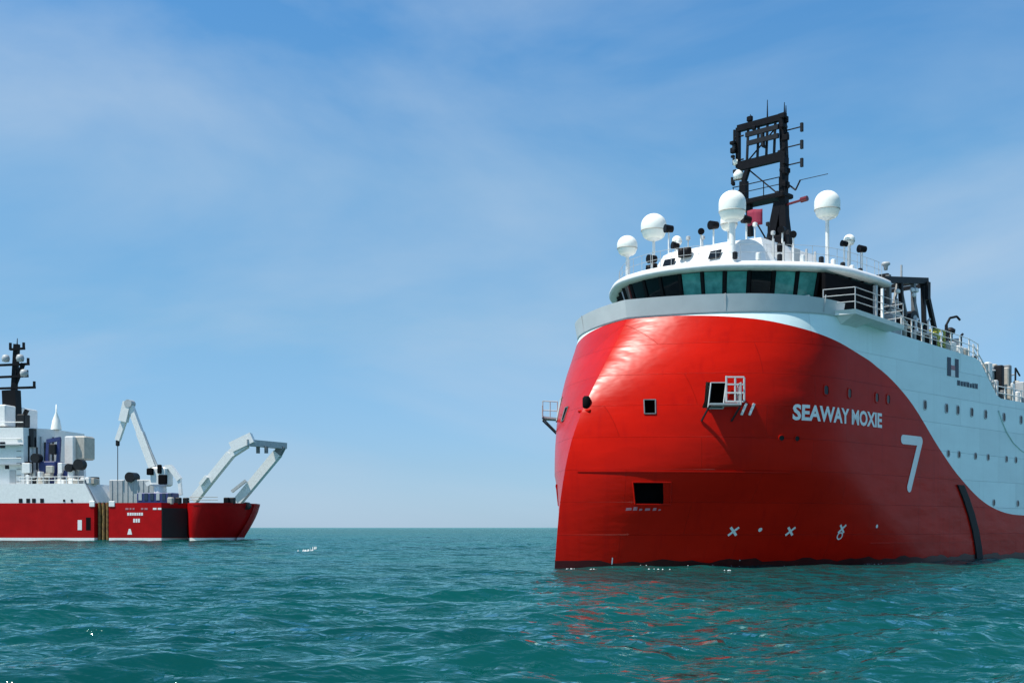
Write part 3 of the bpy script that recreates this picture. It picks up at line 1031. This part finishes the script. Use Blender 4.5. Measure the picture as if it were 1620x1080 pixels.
MB().box((15.6, -6.95, 13.3), (6.2, .2, 2.9)).build('dark_side_glazing', DARK, wh)
MB().box((17.2, -7.3, 13.4), (.18, .18, 2.6)).build('pillar', LTSTEEL, wh)
MB().lathe((11.4, -7.05, 12.9), [(0, 0), (.14, .0), (.16, .2), (.1, .35), (0, .36)], 10).build('side_lamp', DKSTEEL, VES)

# ---------------- dark frame tower aft of the wing, with gear inside
fx0, fx1 = 19.4, 24.0
fx1 = 23.5
tower = MB().bar((fx0 - .8, -7.0, 15.25), (fx1 + .2, -7.0, 15.9), .3, .34).build('frame_tower', DKSTEEL, VES)
MB().bar((fx0 - .6, -4.0, 15.25), (fx1, -4.0, 15.75), .3, .3).build('beam', DKSTEEL, tower)
for k, x_ in enumerate((fx0, fx0 + 1.4, fx0 + 2.9, fx1)):
    MB().bar((x_, -7.0, 12.0), (x_ - .2, -7.0, 15.6), .22, .22, up=(1, 0, 0)).build('post', DKSTEEL if k % 2 else STEEL, tower)
    MB().bar((x_, -4.0, 12.0), (x_, -4.0, 15.6), .25, .25, up=(1, 0, 0)).build('post', DKSTEEL, tower)
    MB().bar((x_ - .2, -7.0, 15.58), (x_, -4.0, 15.58), .2, .2).build('beam', DKSTEEL, tower)
for (a, b) in (((fx0, 12.3), (fx0 + 1.2, 15.4)), ((fx0 + 1.4, 15.4), (fx0 + 2.8, 12.3)), ((fx1, 12.5), (fx0 + 2.8, 15.4))):
    MB().bar((a[0], -6.85, a[1]), (b[0], -6.85, b[1]), .14, .14, up=(0, 1, 0)).build('brace', STEEL, tower)
MB().bar((fx1 + .05, -7.1, 15.8), (fx1 + .05, -7.1, 14.8), .32, .3, up=(1, 0, 0)).build('bracket', DKSTEEL, tower)
MB().bar((fx1 + .5, -6.9, 15.2), (fx1 + 1.9, -6.9, 12.4), .25, .22, up=(0, 1, 0)).build('raking_leg', DKSTEEL, tower)
for k in range(11):
    x_ = fx0 + .2 + k * .4
    MB().cyl((x_, -5.6 - .3 * (k % 3), 12.0), (x_ + random.uniform(-.15, .15), -5.6 - .3 * (k % 2), 14.6 + random.uniform(-.5, .7)), .09, n=8).build('pipe', STEEL if k % 3 else LTSTEEL, tower)
MB().box((20.9, -5.0, 13.6), (3.4, .8, 3.2), bev=.08).build('machinery_house', DKSTEEL, tower)
dm = MB().cyl((22.0, -7.15, 13.5), (22.0, -6.5, 13.5), .5, n=16).build('hose_reel', DKSTEEL, tower)
MB().cyl((22.0, -7.2, 13.5), (22.0, -7.14, 13.5), .24, n=12).build('hub', LTSTEEL, dm)
for x_, z_ in ((21.7, 15.1), (22.2, 15.15), (21.9, 14.85), (20.0, 14.8)):
    MB().box((x_, -7.15, z_), (.28, .2, .24), bev=.05).build('flood_lamp', WPAINT, tower)
MB().lathe((19.3, -6.8, 15.9), [(0, 0), (.1, 0), (.12, .2), (.25, .3), (.2, .42), (0, .4)], 10).build('sensor', LTSTEEL, tower)
MB().cyl((20.9, -6.9, 15.7), (20.9, -6.9, 16.4), .06).build('sensor', LTSTEEL, tower)
# lockers and vents at the deck edge under the tower
for k, (x_, zt) in enumerate(((18.9, 13.35), (20.2, 12.85), (21.3, 12.75), (22.3, 12.75), (23.2, 12.7))):
    lk = MB().box((x_, -7.35, (zt + 11.8) / 2), (.85, .7, zt - 11.8), bev=.05).build('deck_locker', BEIGE if k % 2 else LTSTEEL, VES)
    MB().box((x_ + .02, -7.71, zt - .42), (.5, .03, .5)).build('louvre', DARK, lk)
MB().path([(19.0, -7.2, 13.6), (19.7, -7.3, 13.5), (20.6, -7.35, 12.95)], .14, 8).build('vent_trunk', BEIGE, VES)
# guard rail along the white side to the step
def edge_z(s):
    return ztop(s)
rails = MB()
ss = list(np.arange(19.0, 28.6, 1.2))
for hgt in (.35, .7, 1.05):
    rails.path([(s, -7.85, edge_z(s) + hgt) for s in ss], .022, 6)
rl = rails.build('guard_rail', WPAINT, VES)
for s in ss:
    MB().cyl((s, -7.85, edge_z(s) - .2), (s, -7.85, edge_z(s) + 1.07), .045, n=6).build('post', WPAINT, rl)
# yellow-green cage, davit, lockers beyond
cg = MB()
for x_ in (24.1, 24.9):
    for y_ in (-7.5, -6.8):
        cg.bar((x_, y_, 11.8), (x_, y_, 13.15), .1, .1, up=(1, 0, 0))
for z_ in (12.3, 12.75, 13.15):
    cg.bar((24.1, -7.5, z_), (24.9, -7.5, z_), .09, .09); cg.bar((24.1, -6.8, z_), (24.9, -6.8, z_), .09, .09)
    cg.bar((24.1, -7.5, z_), (24.1, -6.8, z_), .09, .09); cg.bar((24.9, -7.5, z_), (24.9, -6.8, z_), .09, .09)
cage = cg.build('gas_bottle_cage', YELLOW, VES)
for x_ in (24.3, 24.7):
    MB().lathe((x_, -7.15, 11.8), [(0, 0), (.15, 0), (.15, 1.0), (.06, 1.15), (.06, 1.25), (0, 1.25)], 10).build('gas_bottle', YELLOW, cage)
dv = MB().cyl((25.6, -7.3, 11.8), (25.6, -7.3, 13.6), .12, .09).build('davit', DKSTEEL, VES)
MB().path([(25.6, -7.3, 13.6), (25.75, -7.45, 14.0), (26.1, -7.7, 14.1), (26.3, -7.8, 13.9)], .07, 6).build('arm', DKSTEEL, dv)
for k, (x_, w_, zt, m_) in enumerate(((25.3, .5, 12.6, BEIGE), (26.0, .7, 12.65, WPAINT), (26.9, .7, 12.5, WPAINT), (27.7, .5, 12.45, BEIGE))):
    MB().box((x_, -7.3, (zt + 11.6) / 2), (w_, .6, zt - 11.6), bev=.06).build('deck_locker', m_, VES)
MB().lathe((26.8, -7.0, 12.0), [(.12, 0), (.12, 1.2), (.26, 1.3), (.28, 1.5), (.1, 1.62), (0, 1.62)], 12).build('mushroom_vent', DKSTEEL, VES)
# stair slope at the step
st = MB()
for o_ in (0, .35, .7):
    st.path([(28.3, -7.7, 12.0 + o_), (31.3, -7.7, 10.0 + o_)], .035, 6)
slr = st.build('sloping_rail', WPAINT, VES)
for t in np.linspace(0, 1, 6):
    MB().cyl((28.3 + 3 * t, -7.7, 11.6 - 2 * t), (28.3 + 3 * t, -7.7, 12.75 - 2 * t), .04, n=6).build('post', WPAINT, slr)
# working deck clutter
def winch(x_, y_, z_, sc=1.0):
    w_ = MB().box((x_, y_, z_ + .2 * sc), (1.5 * sc, 1.6 * sc, .4 * sc), bev=.04).build('deck_winch', BEIGE, VES)
    MB().cyl((x_, y_ - .6 * sc, z_ + .75 * sc), (x_, y_ + .6 * sc, z_ + .75 * sc), .32 * sc, n=14).build('drum', DKSTEEL, w_)
    for d in (-.65, .65):
        MB().cyl((x_, y_ + d * sc, z_ + .75 * sc), (x_, y_ + (d + .1) * sc, z_ + .75 * sc), .62 * sc, n=18).build('flange', BEIGE, w_)
    MB().box((x_ + .5 * sc, y_ + .2, z_ + 1.0 * sc), (.5 * sc, .6 * sc, .7 * sc), bev=.05).build('motor', STEEL, w_)
winch(30.5, -6.2, 9.9, 1.0); winch(34.6, -6.4, 9.7, .9)
hs_ = MB().box((32.3, -5.6, 10.9), (1.9, 1.6, 2.3), bev=.08).build('crane_house', BEIGE, VES)
MB().box((31.9, -6.42, 11.2), (.5, .04, .6)).build('window', DARKG, hs_)
MB().box((32.9, -6.42, 10.6), (.6, .04, 1.2)).build('door', LTSTEEL, hs_)
MB().bar((32.6, -6.6, 10.75), (37.5, -6.6, 10.85), .35, .42).build('boom', BLACK, hs_)
MB().bar((32.2, -6.0, 12.0), (30.2, -6.2, 11.2), .2, .2).build('strut', DKSTEEL, hs_)
for k, (x_, y_, sx_, sz_, m_) in enumerate(((29.4, -7.2, .5, 1.4, DKSTEEL), (30.1, -7.3, .4, .9, STEEL), (31.4, -7.2, .5, .7, LTSTEEL), (33.2, -7.3, .6, .8, STEEL), (33.9, -7.4, .4, 1.1, BEIGE), (35.4, -7.3, .6, .9, WPAINT), (36.3, -7.3, .5, 1.6, LTSTEEL))):
    MB().box((x_, y_, 9.6 + sz_ / 2), (sx_, .6, sz_), bev=.06).build('deck_fitting', m_, VES)
for x_ in (29.8, 31.6, 33.6, 35.0, 36.6):
    MB().lathe((x_, -7.0, 9.6), [(.1, 0), (.1, 1.1), (.25, 1.2), (.25, 1.4), (0, 1.5)], 10).build('deck_vent', WPAINT if random.random() < .5 else DKSTEEL, VES)
for k in range(26):
    x_ = random.uniform(18.6, 28.0)
    hgt = random.uniform(.5, 1.25)
    MB().box((x_, random.uniform(-7.2, -5.6), 11.8 + hgt / 2), (random.uniform(.2, .7), random.uniform(.3, .7), hgt), bev=.05).build('deck_fitting', random.choice((DKSTEEL, DARK, LTSTEEL, BEIGE, WPAINT, STEEL)), VES)
for k in range(55):
    x_ = random.uniform(29.2, 38.0)
    hgt = random.uniform(1.2, 3.2)
    MB().box((x_, random.uniform(-7.2, -4.6), 9.0 + hgt / 2), (random.uniform(.15, .55), random.uniform(.3, .6), hgt), bev=.06).build('deck_fitting', random.choice((DKSTEEL, LTSTEEL, BEIGE, BEIGE, BEIGE, WPAINT, WPAINT, STEEL)), VES)
for k in range(16):
    x_ = 18.9 + k * .58
    y_ = random.uniform(-7.4, -6.2)
    hgt = random.uniform(.9, 1.8)
    MB().path([(x_, y_, 11.8), (x_, y_, 11.8 + hgt), (x_ + .25, y_, 11.95 + hgt)], random.uniform(.04, .09), 6).build('pipe', random.choice((WPAINT, LTSTEEL, DKSTEEL, BEIGE)), VES)
for k in range(9):
    x_ = 29.0 + k * .95
    MB().path([(x_, -6.8, 9.0), (x_ + random.uniform(-.2, .2), -6.8, 11.4 + random.uniform(-.5, .8)), (x_ + .5, -6.9, 11.7)], .06, 6).build('pipe', random.choice((WPAINT, LTSTEEL, DKSTEEL)), VES)
rails = MB()
ss = list(np.arange(31.3, 44, 1.2))
for hgt in (.4, .8):
    rails.path([(s, -7.85, 9.7 + hgt) for s in ss], .03, 6)
rl = rails.build('guard_rail', WPAINT, VES)
for s in ss:
    MB().cyl((s, -7.85, 9.6), (s, -7.85, 10.52), .045, n=6).build('post', WPAINT, rl)
def vessel_thing(name, mb, m, label, cat, group=None):
    o = mb.build(name, m)
    o.matrix_world = Matrix.Translation((2.0, 58.2, 0)) @ Matrix.Rotation(R(45.7), 4, 'Z')
    return tag(o, label, cat, group)
def container(x_, y_, z_, sx_, sy_, sz_, m, label):
    mb = MB().box((x_, y_, z_ + sz_ / 2), (sx_, sy_, sz_), bev=.04)
    for k in range(int(sx_ / .25)):
        mb.box((x_ - sx_ / 2 + .15 + k * .25, y_ - sy_ / 2 - .02, z_ + sz_ / 2), (.1, .05, sz_ * .86))
    return vessel_thing('cargo_container', mb, m, label, 'container')
container(36.2, -4.6, 8.9, 3.0, 2.2, 2.3, WPAINT, 'white corrugated container on the working deck behind the boom')

# ------------------------------------------------------------------ work vessel far away
K = 177 / 1955.0
def fx(p): return p * K
def fz(p): return (834 - p) * K + 1.9
WV = empty('work_vessel', (-810 * K * 1.017 - .75, 180, 0), R(-9), 'smaller red work vessel with white deck crane and stern gantry on the water', 'ship')
zt = fz(795)
def outline(z):
    """near side then far side, plan (x, y) at height z"""
    q = max(0, min(1, z / zt))
    und = (1 - q) ** 1.4
    pts = [(-46, 8), (-42, 3), (-34, .4), (-20, 0), (fx(100), 0), (fx(171), 0), (fx(174), 1.3), (fx(193), 1.3), (fx(196), 0), (fx(240), 0),
           (fx(284), 0), (fx(297), 1.7), (fx(311), 3.3), (fx(316), 2.6), (fx(324), 1.2), (fx(336), .25), (fx(350), .0), (fx(366), .4), (fx(381), 1.7), (fx(392), 3.8), (fx(399), 6.2), (fx(404), 9)]
    out = []
    for x, y in pts:
        if x > fx(290):
            k = (x - fx(290)) / (fx(404) - fx(290))
            out.append((x - 2.6 * k * und, y + 2.2 * und * (1 - abs(.5 - k))))
        elif x < -30:
            out.append((x + 2 * und, y))
        else:
            out.append((x, y))
    far = [(x, 17 - y) for x, y in reversed(out)]
    return out + far
def loft(zlist):
    mb = MB(); P = []; n = None
    for z in zlist:
        o = outline(z); n = len(o)
        P += [(x, y, z) for x, y in o]
    fs, sm_ = [], []
    for k in range(len(zlist) - 1):
        fs += [(k * n + i, k * n + (i + 1) % n, (k + 1) * n + (i + 1) % n, (k + 1) * n + i) for i in range(n)]
        sm_ += [13 <= i <= 20 for i in range(n)]
    mb.add(P, fs)
    mb.s = sm_
    return mb, P[-n:]
mb, cap = loft([.42, 1.0, 1.8, 2.6, 3.4, 4.2, zt - .25, zt])
hull2 = mb.build('hull', FRED, WV)
mb, _ = loft([-1.2, .42]); mb.build('boot_stripe', WPAINT, hull2)
MB().add([(x, y, zt - .35) for x, y, z in cap], [tuple(range(len(cap)))]).build('deck', DECK, WV)
# notch fender ladder
nf = MB()
for p_ in (176, 183, 190):
    nf.cyl((fx(p_), .75, -.3), (fx(p_), .75, zt + .1), .24, n=8)
nf.build('fender', OCHRE, WV)
MB().box((fx(183.5), 1.2, 2.6), (fx(20), .2, 5.4)).build('notch_plate', OCHRE, WV)
for p0, p1 in ((163, 172), (196, 206)):
    MB().box((fx((p0 + p1) / 2), .0, zt - .15), (fx(p1 - p0), .22, .8), bev=.05).build('white_corner', WPAINT, WV)
# white forecastle strip
P = [(-44, 6, zt), (-40, .6, zt), (-20, .12, zt), (fx(171), .12, zt), (fx(171), 16.88, zt), (-20, 16.88, zt), (-40, 16, zt), (-44, 11, zt)]
zt2 = fz(764)
Q = [(-45, 6, zt2), (-41, .5, zt2), (-20, .12, zt2), (fx(154), .12, zt2), (fx(154), 16.88, zt2), (-20, 16.88, zt2), (-41, 16, zt2), (-45, 11, zt2)]
sup = MB().add(P + Q, [(i, (i + 1) % 8, (i + 1) % 8 + 8, i + 8) for i in range(8)] + [tuple(range(8, 16))]).build('superstructure', WPAINT, WV)
for p_ in (44, 57, 67, 81, 119, 132, -30, -50, -90, -120):
    w_ = .55 if p_ < 100 else .3
    MB().box((fx(p_), .09, fz(791)), (w_, .1, .62 if p_ < 100 else .35), bev=.02).build('window', DARKG, sup)
# bridge block
blk = MB().add([(fx(-190), 2, zt2), (fx(38), 2, zt2), (fx(70), 6.0, zt2), (fx(70), 15, zt2), (fx(-190), 15, zt2),
                (fx(-190), 2, fz(668)), (fx(36), 2, fz(672)), (fx(66), 6.0, fz(672)), (fx(66), 15, fz(672)), (fx(-190), 15, fz(668))],
               [(i, (i + 1) % 5, (i + 1) % 5 + 5, i + 5) for i in range(5)] + [(5, 6, 7, 8, 9)]).build('bridge_block', WPAINT, WV)
MB().bar((fx(45), 3.1, fz(673)), (fx(45), 3.1, fz(703)), .8, .9, up=(1, 0, 0)).build('window', DARKG, blk)
MB().box((fx(-80), 8, fz(650)), (fx(150), 9, 3.2), bev=.15).build('bridge_house', WPAINT, blk)
for k in range(8):
    MB().box((fx(-150 + k * 18), 3.46, fz(648)), (1.2, .08, 1.1)).build('window', DARKG, blk)
MB().path([(fx(-150), 2.3, fz(660)), (fx(34), 2.3, fz(663))], .07, 6).build('rail', WPAINT, blk)
MB().box((fx(26), 3.6, fz(660)), (1.3, 1.6, 1.9), bev=.1).build('searchlight_house', DKSTEEL, blk)
MB().bar((fx(22), 3.2, fz(668)), (fx(35), 3.2, fz(642)), .5, .5).build('davit', BLACK, blk)
MB().lathe((fx(66), 6.5, fz(672)), [(.8, 0), (.55, 1.4), (.12, 2.6), (.06, 3.8), (0, 3.8)], 12).build('radome', DOME, blk)
for k in range(5):
    MB().box((fx(-100 + k * 25), 1.97, fz(700)), (.8, .08, .9)).build('window', DARKG, blk)
    MB().box((fx(-92 + k * 25), 1.97, fz(735)), (.6, .08, .7)).build('window', DARKG, blk)
MB().box((fx(18), 1.96, fz(752)), (1.0, .1, 2.0), bev=.03).build('door', LTSTEEL, blk)
for py_ in (690, 722):
    MB().path([(fx(-190), 1.5, fz(py_)), (fx(36), 1.5, fz(py_))], .06, 5).build('rail', WPAINT, blk)
    MB().box((fx(-77), 1.6, fz(py_ + 10)), (fx(226), .9, .14)).build('walkway', LTSTEEL, blk)
for k in range(8):
    MB().box((fx(29), 1.9, zt2 + .4 + k * .9), (.7, .1, .08)).build('ladder_rung', STEEL, blk)
for k in range(7):
    x_ = fx(42 + k * 4.0); y_ = 3.0 + k * .5
    MB().cyl((x_, y_ - .4, zt2), (x_, y_ - .4, fz(685 + 9 * (k % 3))), .12, n=6).build('pipe', LTSTEEL if k % 2 else DKSTEEL, blk)
# mast
_fx = fx
fx = lambda p: _fx(p - 27)
mm = MB().bar((fx(12), 7, fz(672)), (fx(9), 7, fz(605)), 2.2, 1.6, up=(0, 1, 0)).build('mast', BLACK, WV)
MB().bar((fx(12), 7, fz(640)), (fx(19), 7, fz(528)), .75, .7, up=(0, 1, 0)).build('pole', BLACK, mm)
MB().bar((fx(12), 7, fz(605)), (fx(31), 7, fz(560)), .5, .5, up=(0, 1, 0)).build('strut', BLACK, mm)
for py_, p0, p1 in ((537, 10, 36), (563, -14, 44), (583, -18, 42), (602, -26, 55)):
    yd = MB().bar((fx(p0), 6.6, fz(py_)), (fx(p1), 6.6, fz(py_ - 1)), .32, .34)
    yd.build('yard', BLACK, mm)
    for p_ in (p0, p1 - 2):
        MB().bar((fx(p_), 6.6, fz(py_ + 1)), (fx(p_), 6.6, fz(py_ - 11)), .3, .3, up=(1, 0, 0)).build('lamp', BLACK, mm)
for p_, py_ in ((29, 552), (36, 577), (3, 552)):
    MB().lathe((fx(p_), 6.4, fz(py_)), [(0, -.6), (.5, -.5), (.6, 0), (.45, .45), (0, .6)], 12).build('sensor_dome', LTSTEEL, mm)
MB().cyl((fx(19.5), 7, fz(530)), (fx(20), 7, fz(518)), .1, .05, n=6).build('lamp', BLACK, mm)
fx = _fx
# deck gear aft of the bridge block
g = MB().box((fx(76), 3.5, fz(746)), (2.6, 2.6, fz(728) - fz(766)), bev=.1).build('blue_winch_base', BLUE, WV)
for p_ in (71, 90):
    MB().bar((fx(p_), 3.0, fz(742)), (fx(p_ + 3), 3.0, fz(692)), .45, .45, up=(0, 1, 0)).build('davit_leg', BLUE, g)
MB().bar((fx(72), 3.0, fz(694)), (fx(95), 3.0, fz(690)), .5, .55).build('davit_head', BLUE, g)
MB().box((fx(84), 2.9, fz(707)), (1.0, .9, 1.5), bev=.1).build('hoist', DKSTEEL, g)
MB().bar((fx(86), 2.8, fz(742)), (fx(120), 2.8, fz(752)), .6, 1.0).build('boom', BLUE, g)
fn = MB().box((fx(111), 7, fz(703)), (2.3, 3, fz(683) - fz(722)), bev=.2).build('funnel', BEIGE, WV)
MB().box((fx(99), 6, fz(712)), (1.4, 2.5, fz(695) - fz(750)), bev=.1).build('exhaust_casing', WPAINT, fn)
for k in range(46):
    p_ = random.uniform(46, 158); w_ = random.uniform(.4, 1.5); hgt = random.uniform(.4, 1.9) * (1 if p_ < 130 else .6)
    lift = random.choice((0, 0, .9, 1.6)) if p_ < 125 else 0
    m_ = random.choice((WPAINT, BEIGE, LTSTEEL, DKSTEEL, STEEL, WPAINT, DARK))
    MB().box((fx(p_), random.uniform(1.0, 5), zt2 + lift + hgt / 2), (w_, random.uniform(.5, 1.5), hgt), bev=.06).build('deck_machinery', m_, WV)
for p_, py_, r_ in ((135, 733, .8), (118, 738, .6), (60, 722, .7)):
    MB().cyl((fx(p_), 1.4, fz(py_)), (fx(p_), 2.6, fz(py_)), r_, n=14).build('hose_drum', DKSTEEL, WV)
ra = MB()
for hgt in (.5, 1.0):
    ra.path([(fx(40), .3, zt2 + hgt), (fx(153), .3, zt2 + hgt)], .05, 5)
rb = ra.build('guard_rail', WPAINT, WV)
for p_ in range(42, 156, 10):
    MB().cyl((fx(p_), .3, zt2 - .05), (fx(p_), .3, zt2 + 1.05), .06, n=5).build('post', WPAINT, rb)
MB().bar((fx(155), .5, zt2), (fx(172), .5, zt - .1), .1, .1).build('stay', STEEL, WV)
# long pale cargo rail wall on the working deck
cw = MB().box((fx(205), 6, (zt + fz(756)) / 2 - .2), (fx(80), 1.0, fz(756) - zt + .4), bev=.08).build('cargo_wall', LTSTEEL, WV)
for k in range(9):
    MB().box((fx(170 + k * 9), 5.46, (zt + fz(756)) / 2), (.14, .1, fz(758) - zt)).build('stiffener', LTSTEEL, cw)
MB().cyl((fx(203), 5, fz(752)), (fx(203), 7, fz(752)), .75, n=14).build('hose_drum', DKSTEEL, WV)
# blue pedestal block
bb = MB().box((fx(262), 3.2, fz(787)), (fx(60), 2.4, 1.5), bev=.1).build('blue_deck_block', BLUE, WV)
for k in range(6):
    MB().box((fx(238 + k * 10), 1.98, fz(785)), (.5, .08, 1.0)).build('panel', LTSTEEL if k % 3 == 0 else NAVY, bb)
# crane
cr = MB().cyl((fx(258), 5, zt - .4), (fx(256), 5, fz(765)), 1.0, .9, n=16).build('deck_crane', WPAINT, WV)
MB().box((fx(259), 5, fz(752)), (2.6, 2.4, 2.8), bev=.25).build('crane_house', WPAINT, cr)
MB().box((fx(268), 3.6, fz(757)), (1.3, .5, 1.4), bev=.1).build('cab', DARK, cr)
MB().box((fx(246), 3.7, fz(744)), (1.0, .5, 1.0), bev=.1).build('winch', DARK, cr)
MB().box((fx(262), 3.7, fz(740)), (.6, .5, 1.3), bev=.1).build('cylinder_mount', DARK, cr)
BT, BB = Vector((fx(204), 5, fz(634))), Vector((fx(244), 5, fz(736)))
bo = MB()
d = (BT - BB)
for a_, b_, w_ in ((0, .55, 1.05), (.55, 1.0, .85)):
    bo.bar(BB + d * a_, BB + d * b_, .9, w_, up=(1, 0, 0))
boom = bo.build('boom', WPAINT, cr)
MB().bar(BB + Vector((.9, -.2, -.2)), BB + d * .55 + Vector((.5, -.2, 0)), .24, .24, up=(1, 0, 0)).build('hydraulic_ram', LTSTEEL, boom)
JT = Vector((fx(183), 5, fz(692)))
MB().bar(BT + Vector((-.2, -.2, .35)), BT.lerp(JT, .48) + Vector((0, -.2, 0)), .9, 1.2, up=(1, 0, 0)).build('jib', WPAINT, cr)
MB().bar(BT.lerp(JT, .46), JT, .6, .72, up=(1, 0, 0)).build('jib_extension', WPAINT, cr)
MB().cyl(BT + Vector((0, -.7, .1)), BT + Vector((0, .7, .1)), .6, n=12).build('knuckle_pin', LTSTEEL, cr)
MB().box(JT + Vector((0, 0, -.4)), (.5, .5, .9), bev=.1).build('sheave', DKSTEEL, cr)
MB().cyl(JT + Vector((0, 0, -.7)), (JT.x, JT.y, fz(757)), .06, n=6).build('hoist_wire', DKSTEEL, cr)
MB().bar((fx(268), 4.4, fz(737)), (fx(279), 4.4, fz(736)), .7, .6).bar((fx(277), 4.4, fz(736)), (fx(293), 4.4, fz(757)), .7, .75, up=(0, 1, 0)).bar((fx(292), 4.4, fz(754)), (fx(295), 4.4, fz(782)), .45, .5, up=(0, 1, 0)).build('folded_arm', WPAINT, cr)
MB().bar((fx(236), 4.5, fz(765)), (fx(250), 4.5, fz(757)), .5, .6).build('walkway', WPAINT, cr)
# stern gantry: two legs and a head beam
gt = MB().bar((fx(314), 5.0, fz(790)), (fx(377), 5.0, fz(716)), 1.15, 1.15, up=(0, 1, 0))
gt.bar((fx(377), 5.0, fz(716)), (fx(402), 5.3, fz(700)), 1.15, 1.1, up=(0, 1, 0))
ga = gt.build('stern_gantry', WPAINT, WV)
MB().bar((fx(366), 10, fz(792)), (fx(436), 10, fz(712)), 1.25, 1.2, up=(0, 1, 0)).build('leg', WPAINT, ga)
MB().bar((fx(402), 4.6, fz(698)), (fx(445), 10.6, fz(700)), 1.15, .9).build('head_beam', LTSTEEL, ga)
MB().bar((fx(443), 10, fz(700)), (fx(434), 10, fz(716)), 1.1, 1.0, up=(0, 1, 0)).build('head_bracket', STEEL, ga)
MB().bar((fx(379), 4.9, fz(706)), (fx(413), 5.2, fz(690)), 1.5, 1.3, up=(0, 1, 0)).build('hang_off_frame', WPAINT, ga)
MB().bar((fx(329), 4.2, fz(765)), (fx(340), 4.2, fz(752)), .5, .6, up=(0, 1, 0)).build('hydraulic_ram', WPAINT, ga)
MB().bar((fx(360), 9.2, fz(775)), (fx(384), 9.2, fz(757)), .4, .5, up=(0, 1, 0)).build('hydraulic_ram', LTSTEEL, ga)
for p_ in (414, 428):
    MB().cyl((fx(p_), 7, fz(703)), (fx(p_), 7, fz(714)), .3, n=8).build('sheave', STEEL, ga)
# stern bulwark gear
for p_, y_, m_ in ((300, 2.5, DKSTEEL), (308, 3.5, DKSTEEL), (292, 1.5, BEIGE), (386, 3.5, DKSTEEL), (378, 3.2, BLACK)):
    MB().box((fx(p_), y_, zt + .3), (.8, .7, 1.0), bev=.1).build('mooring_fitting', m_, WV)
ra = MB()
pts = [(fx(p_), y_, zt) for p_, y_ in ((318, 2.5), (330, .9), (350, .3), (372, 1.2))]
for hgt in (.4, .8):
    ra.path([(a, b, c + hgt) for a, b, c in pts], .05, 5)
ra.build('stern_rail', BEIGE, WV)
MB().cyl((fx(397), 6.0, fz(799)), (fx(397), 7.0, fz(799)), .55, n=14).build('stern_roller', DKSTEEL, WV)
# black panel added to paint the shade on the stern quarter
def shade_panel(xa, ya, xb, yb, z0, z1):
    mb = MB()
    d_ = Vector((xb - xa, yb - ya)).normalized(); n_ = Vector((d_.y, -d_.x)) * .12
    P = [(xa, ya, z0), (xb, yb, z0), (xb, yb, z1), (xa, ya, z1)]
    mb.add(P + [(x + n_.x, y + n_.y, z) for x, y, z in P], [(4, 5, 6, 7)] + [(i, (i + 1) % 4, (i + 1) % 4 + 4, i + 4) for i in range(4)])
    mb.build('painted_shade', MATTBLACK, WV)
shade_panel(fx(284.3), .06, fx(310.5), 3.25, .5, zt - .75)
# marks on its red side
def mark(p0, p1, y0, y1, m=LETTER):
    MB().box((fx((p0 + p1) / 2), -.012, (fz(y0) + fz(y1)) / 2), (fx(p1 - p0), .03, abs(fz(y0) - fz(y1)))).build('hull_mark', m, WV)
for p0, p1 in ((224, 229), (231, 234), (236, 239), (250, 254), (256, 261), (270, 276), (278, 284)):
    mark(p0, p1, 803, 806, PINK if p0 < 260 else LETTER)
x = 227
for w_ in (3, 3.4, 2.6, 3, 2.4, 3.4, 3):
    mark(x, x + w_, 810.5, 815); x += w_ + .9
for p0, p1 in ((237, 240), (241, 244), (245, 248)):
    mark(p0, p1, 820, 826)
MB().add([(fx(227), -.02, fz(845)), (fx(235), -.02, fz(845)), (fx(232.5), -.02, fz(836)), (fx(229.5), -.02, fz(836))], [(0, 1, 2, 3)]).build('hull_mark', LETTER, WV)
mark(143, 150, 822, 838)
mark(157, 165, 818, 838, DARK)

# ------------------------------------------------------------------ foam: one breaking crest and flecks at the bow
def foam_patch(mb, cx, cy, lx, ly, n=26, lift=.03):
    for k in range(n):
        a = random.gauss(0, .42) * lx; b = random.gauss(0, .42) * ly
        r_ = random.uniform(.05, .16) * (lx + ly) * .35
        m_ = random.randint(6, 9)
        xs_ = np.array([cx + a] + [cx + a + r_ * 1.8 * math.cos(2 * math.pi * i / m_) * random.uniform(.5, 1.2) for i in range(m_)])
        ys_ = np.array([cy + b] + [cy + b + r_ * math.sin(2 * math.pi * i / m_) * random.uniform(.5, 1.2) for i in range(m_)])
        sp = np.full(xs_.shape, .2 if cy < 70 else .35)
        fx_, fy_, fz_ = sea_at(xs_, ys_, sp)
        P = [(fx_[i], fy_[i], fz_[i] + (lift if i else lift * 2.2)) for i in range(m_ + 1)]
        mb.add(P, [(0, 1 + i, 1 + (i + 1) % m_) for i in range(m_)], True)
fm = MB()
foam_patch(fm, -15.8, 95, .55, .35, 16, .12)
foam_patch(fm, -15.4, 95.3, .35, .25, 8, .2)
for cx, cy, lx, ly, n in ((2.5, 55.0, .3, .22, 7), (3.6, 56.0, .3, .12, 4), (6.6, 54.6, .5, .12, 6), (9.2, 52.8, .4, .12, 4)):
    foam_patch(fm, cx, cy, lx, ly, n, .035)
for k in range(34):
    g = random.uniform(0, 30)
    q = HP(g, .0, random.uniform(.15, 1.3))
    wq = Matrix.Translation((2.0, 58.2, 0)) @ Matrix.Rotation(R(45.7), 4, 'Z') @ q
    foam_patch(fm, wq.x, wq.y, random.uniform(.15, .45), .06, random.randint(1, 4), .02)
fo = fm.build('sea_foam', FOAM)
fo['kind'] = 'stuff'
fo['label'] = 'white foam flecks on the wave crests'
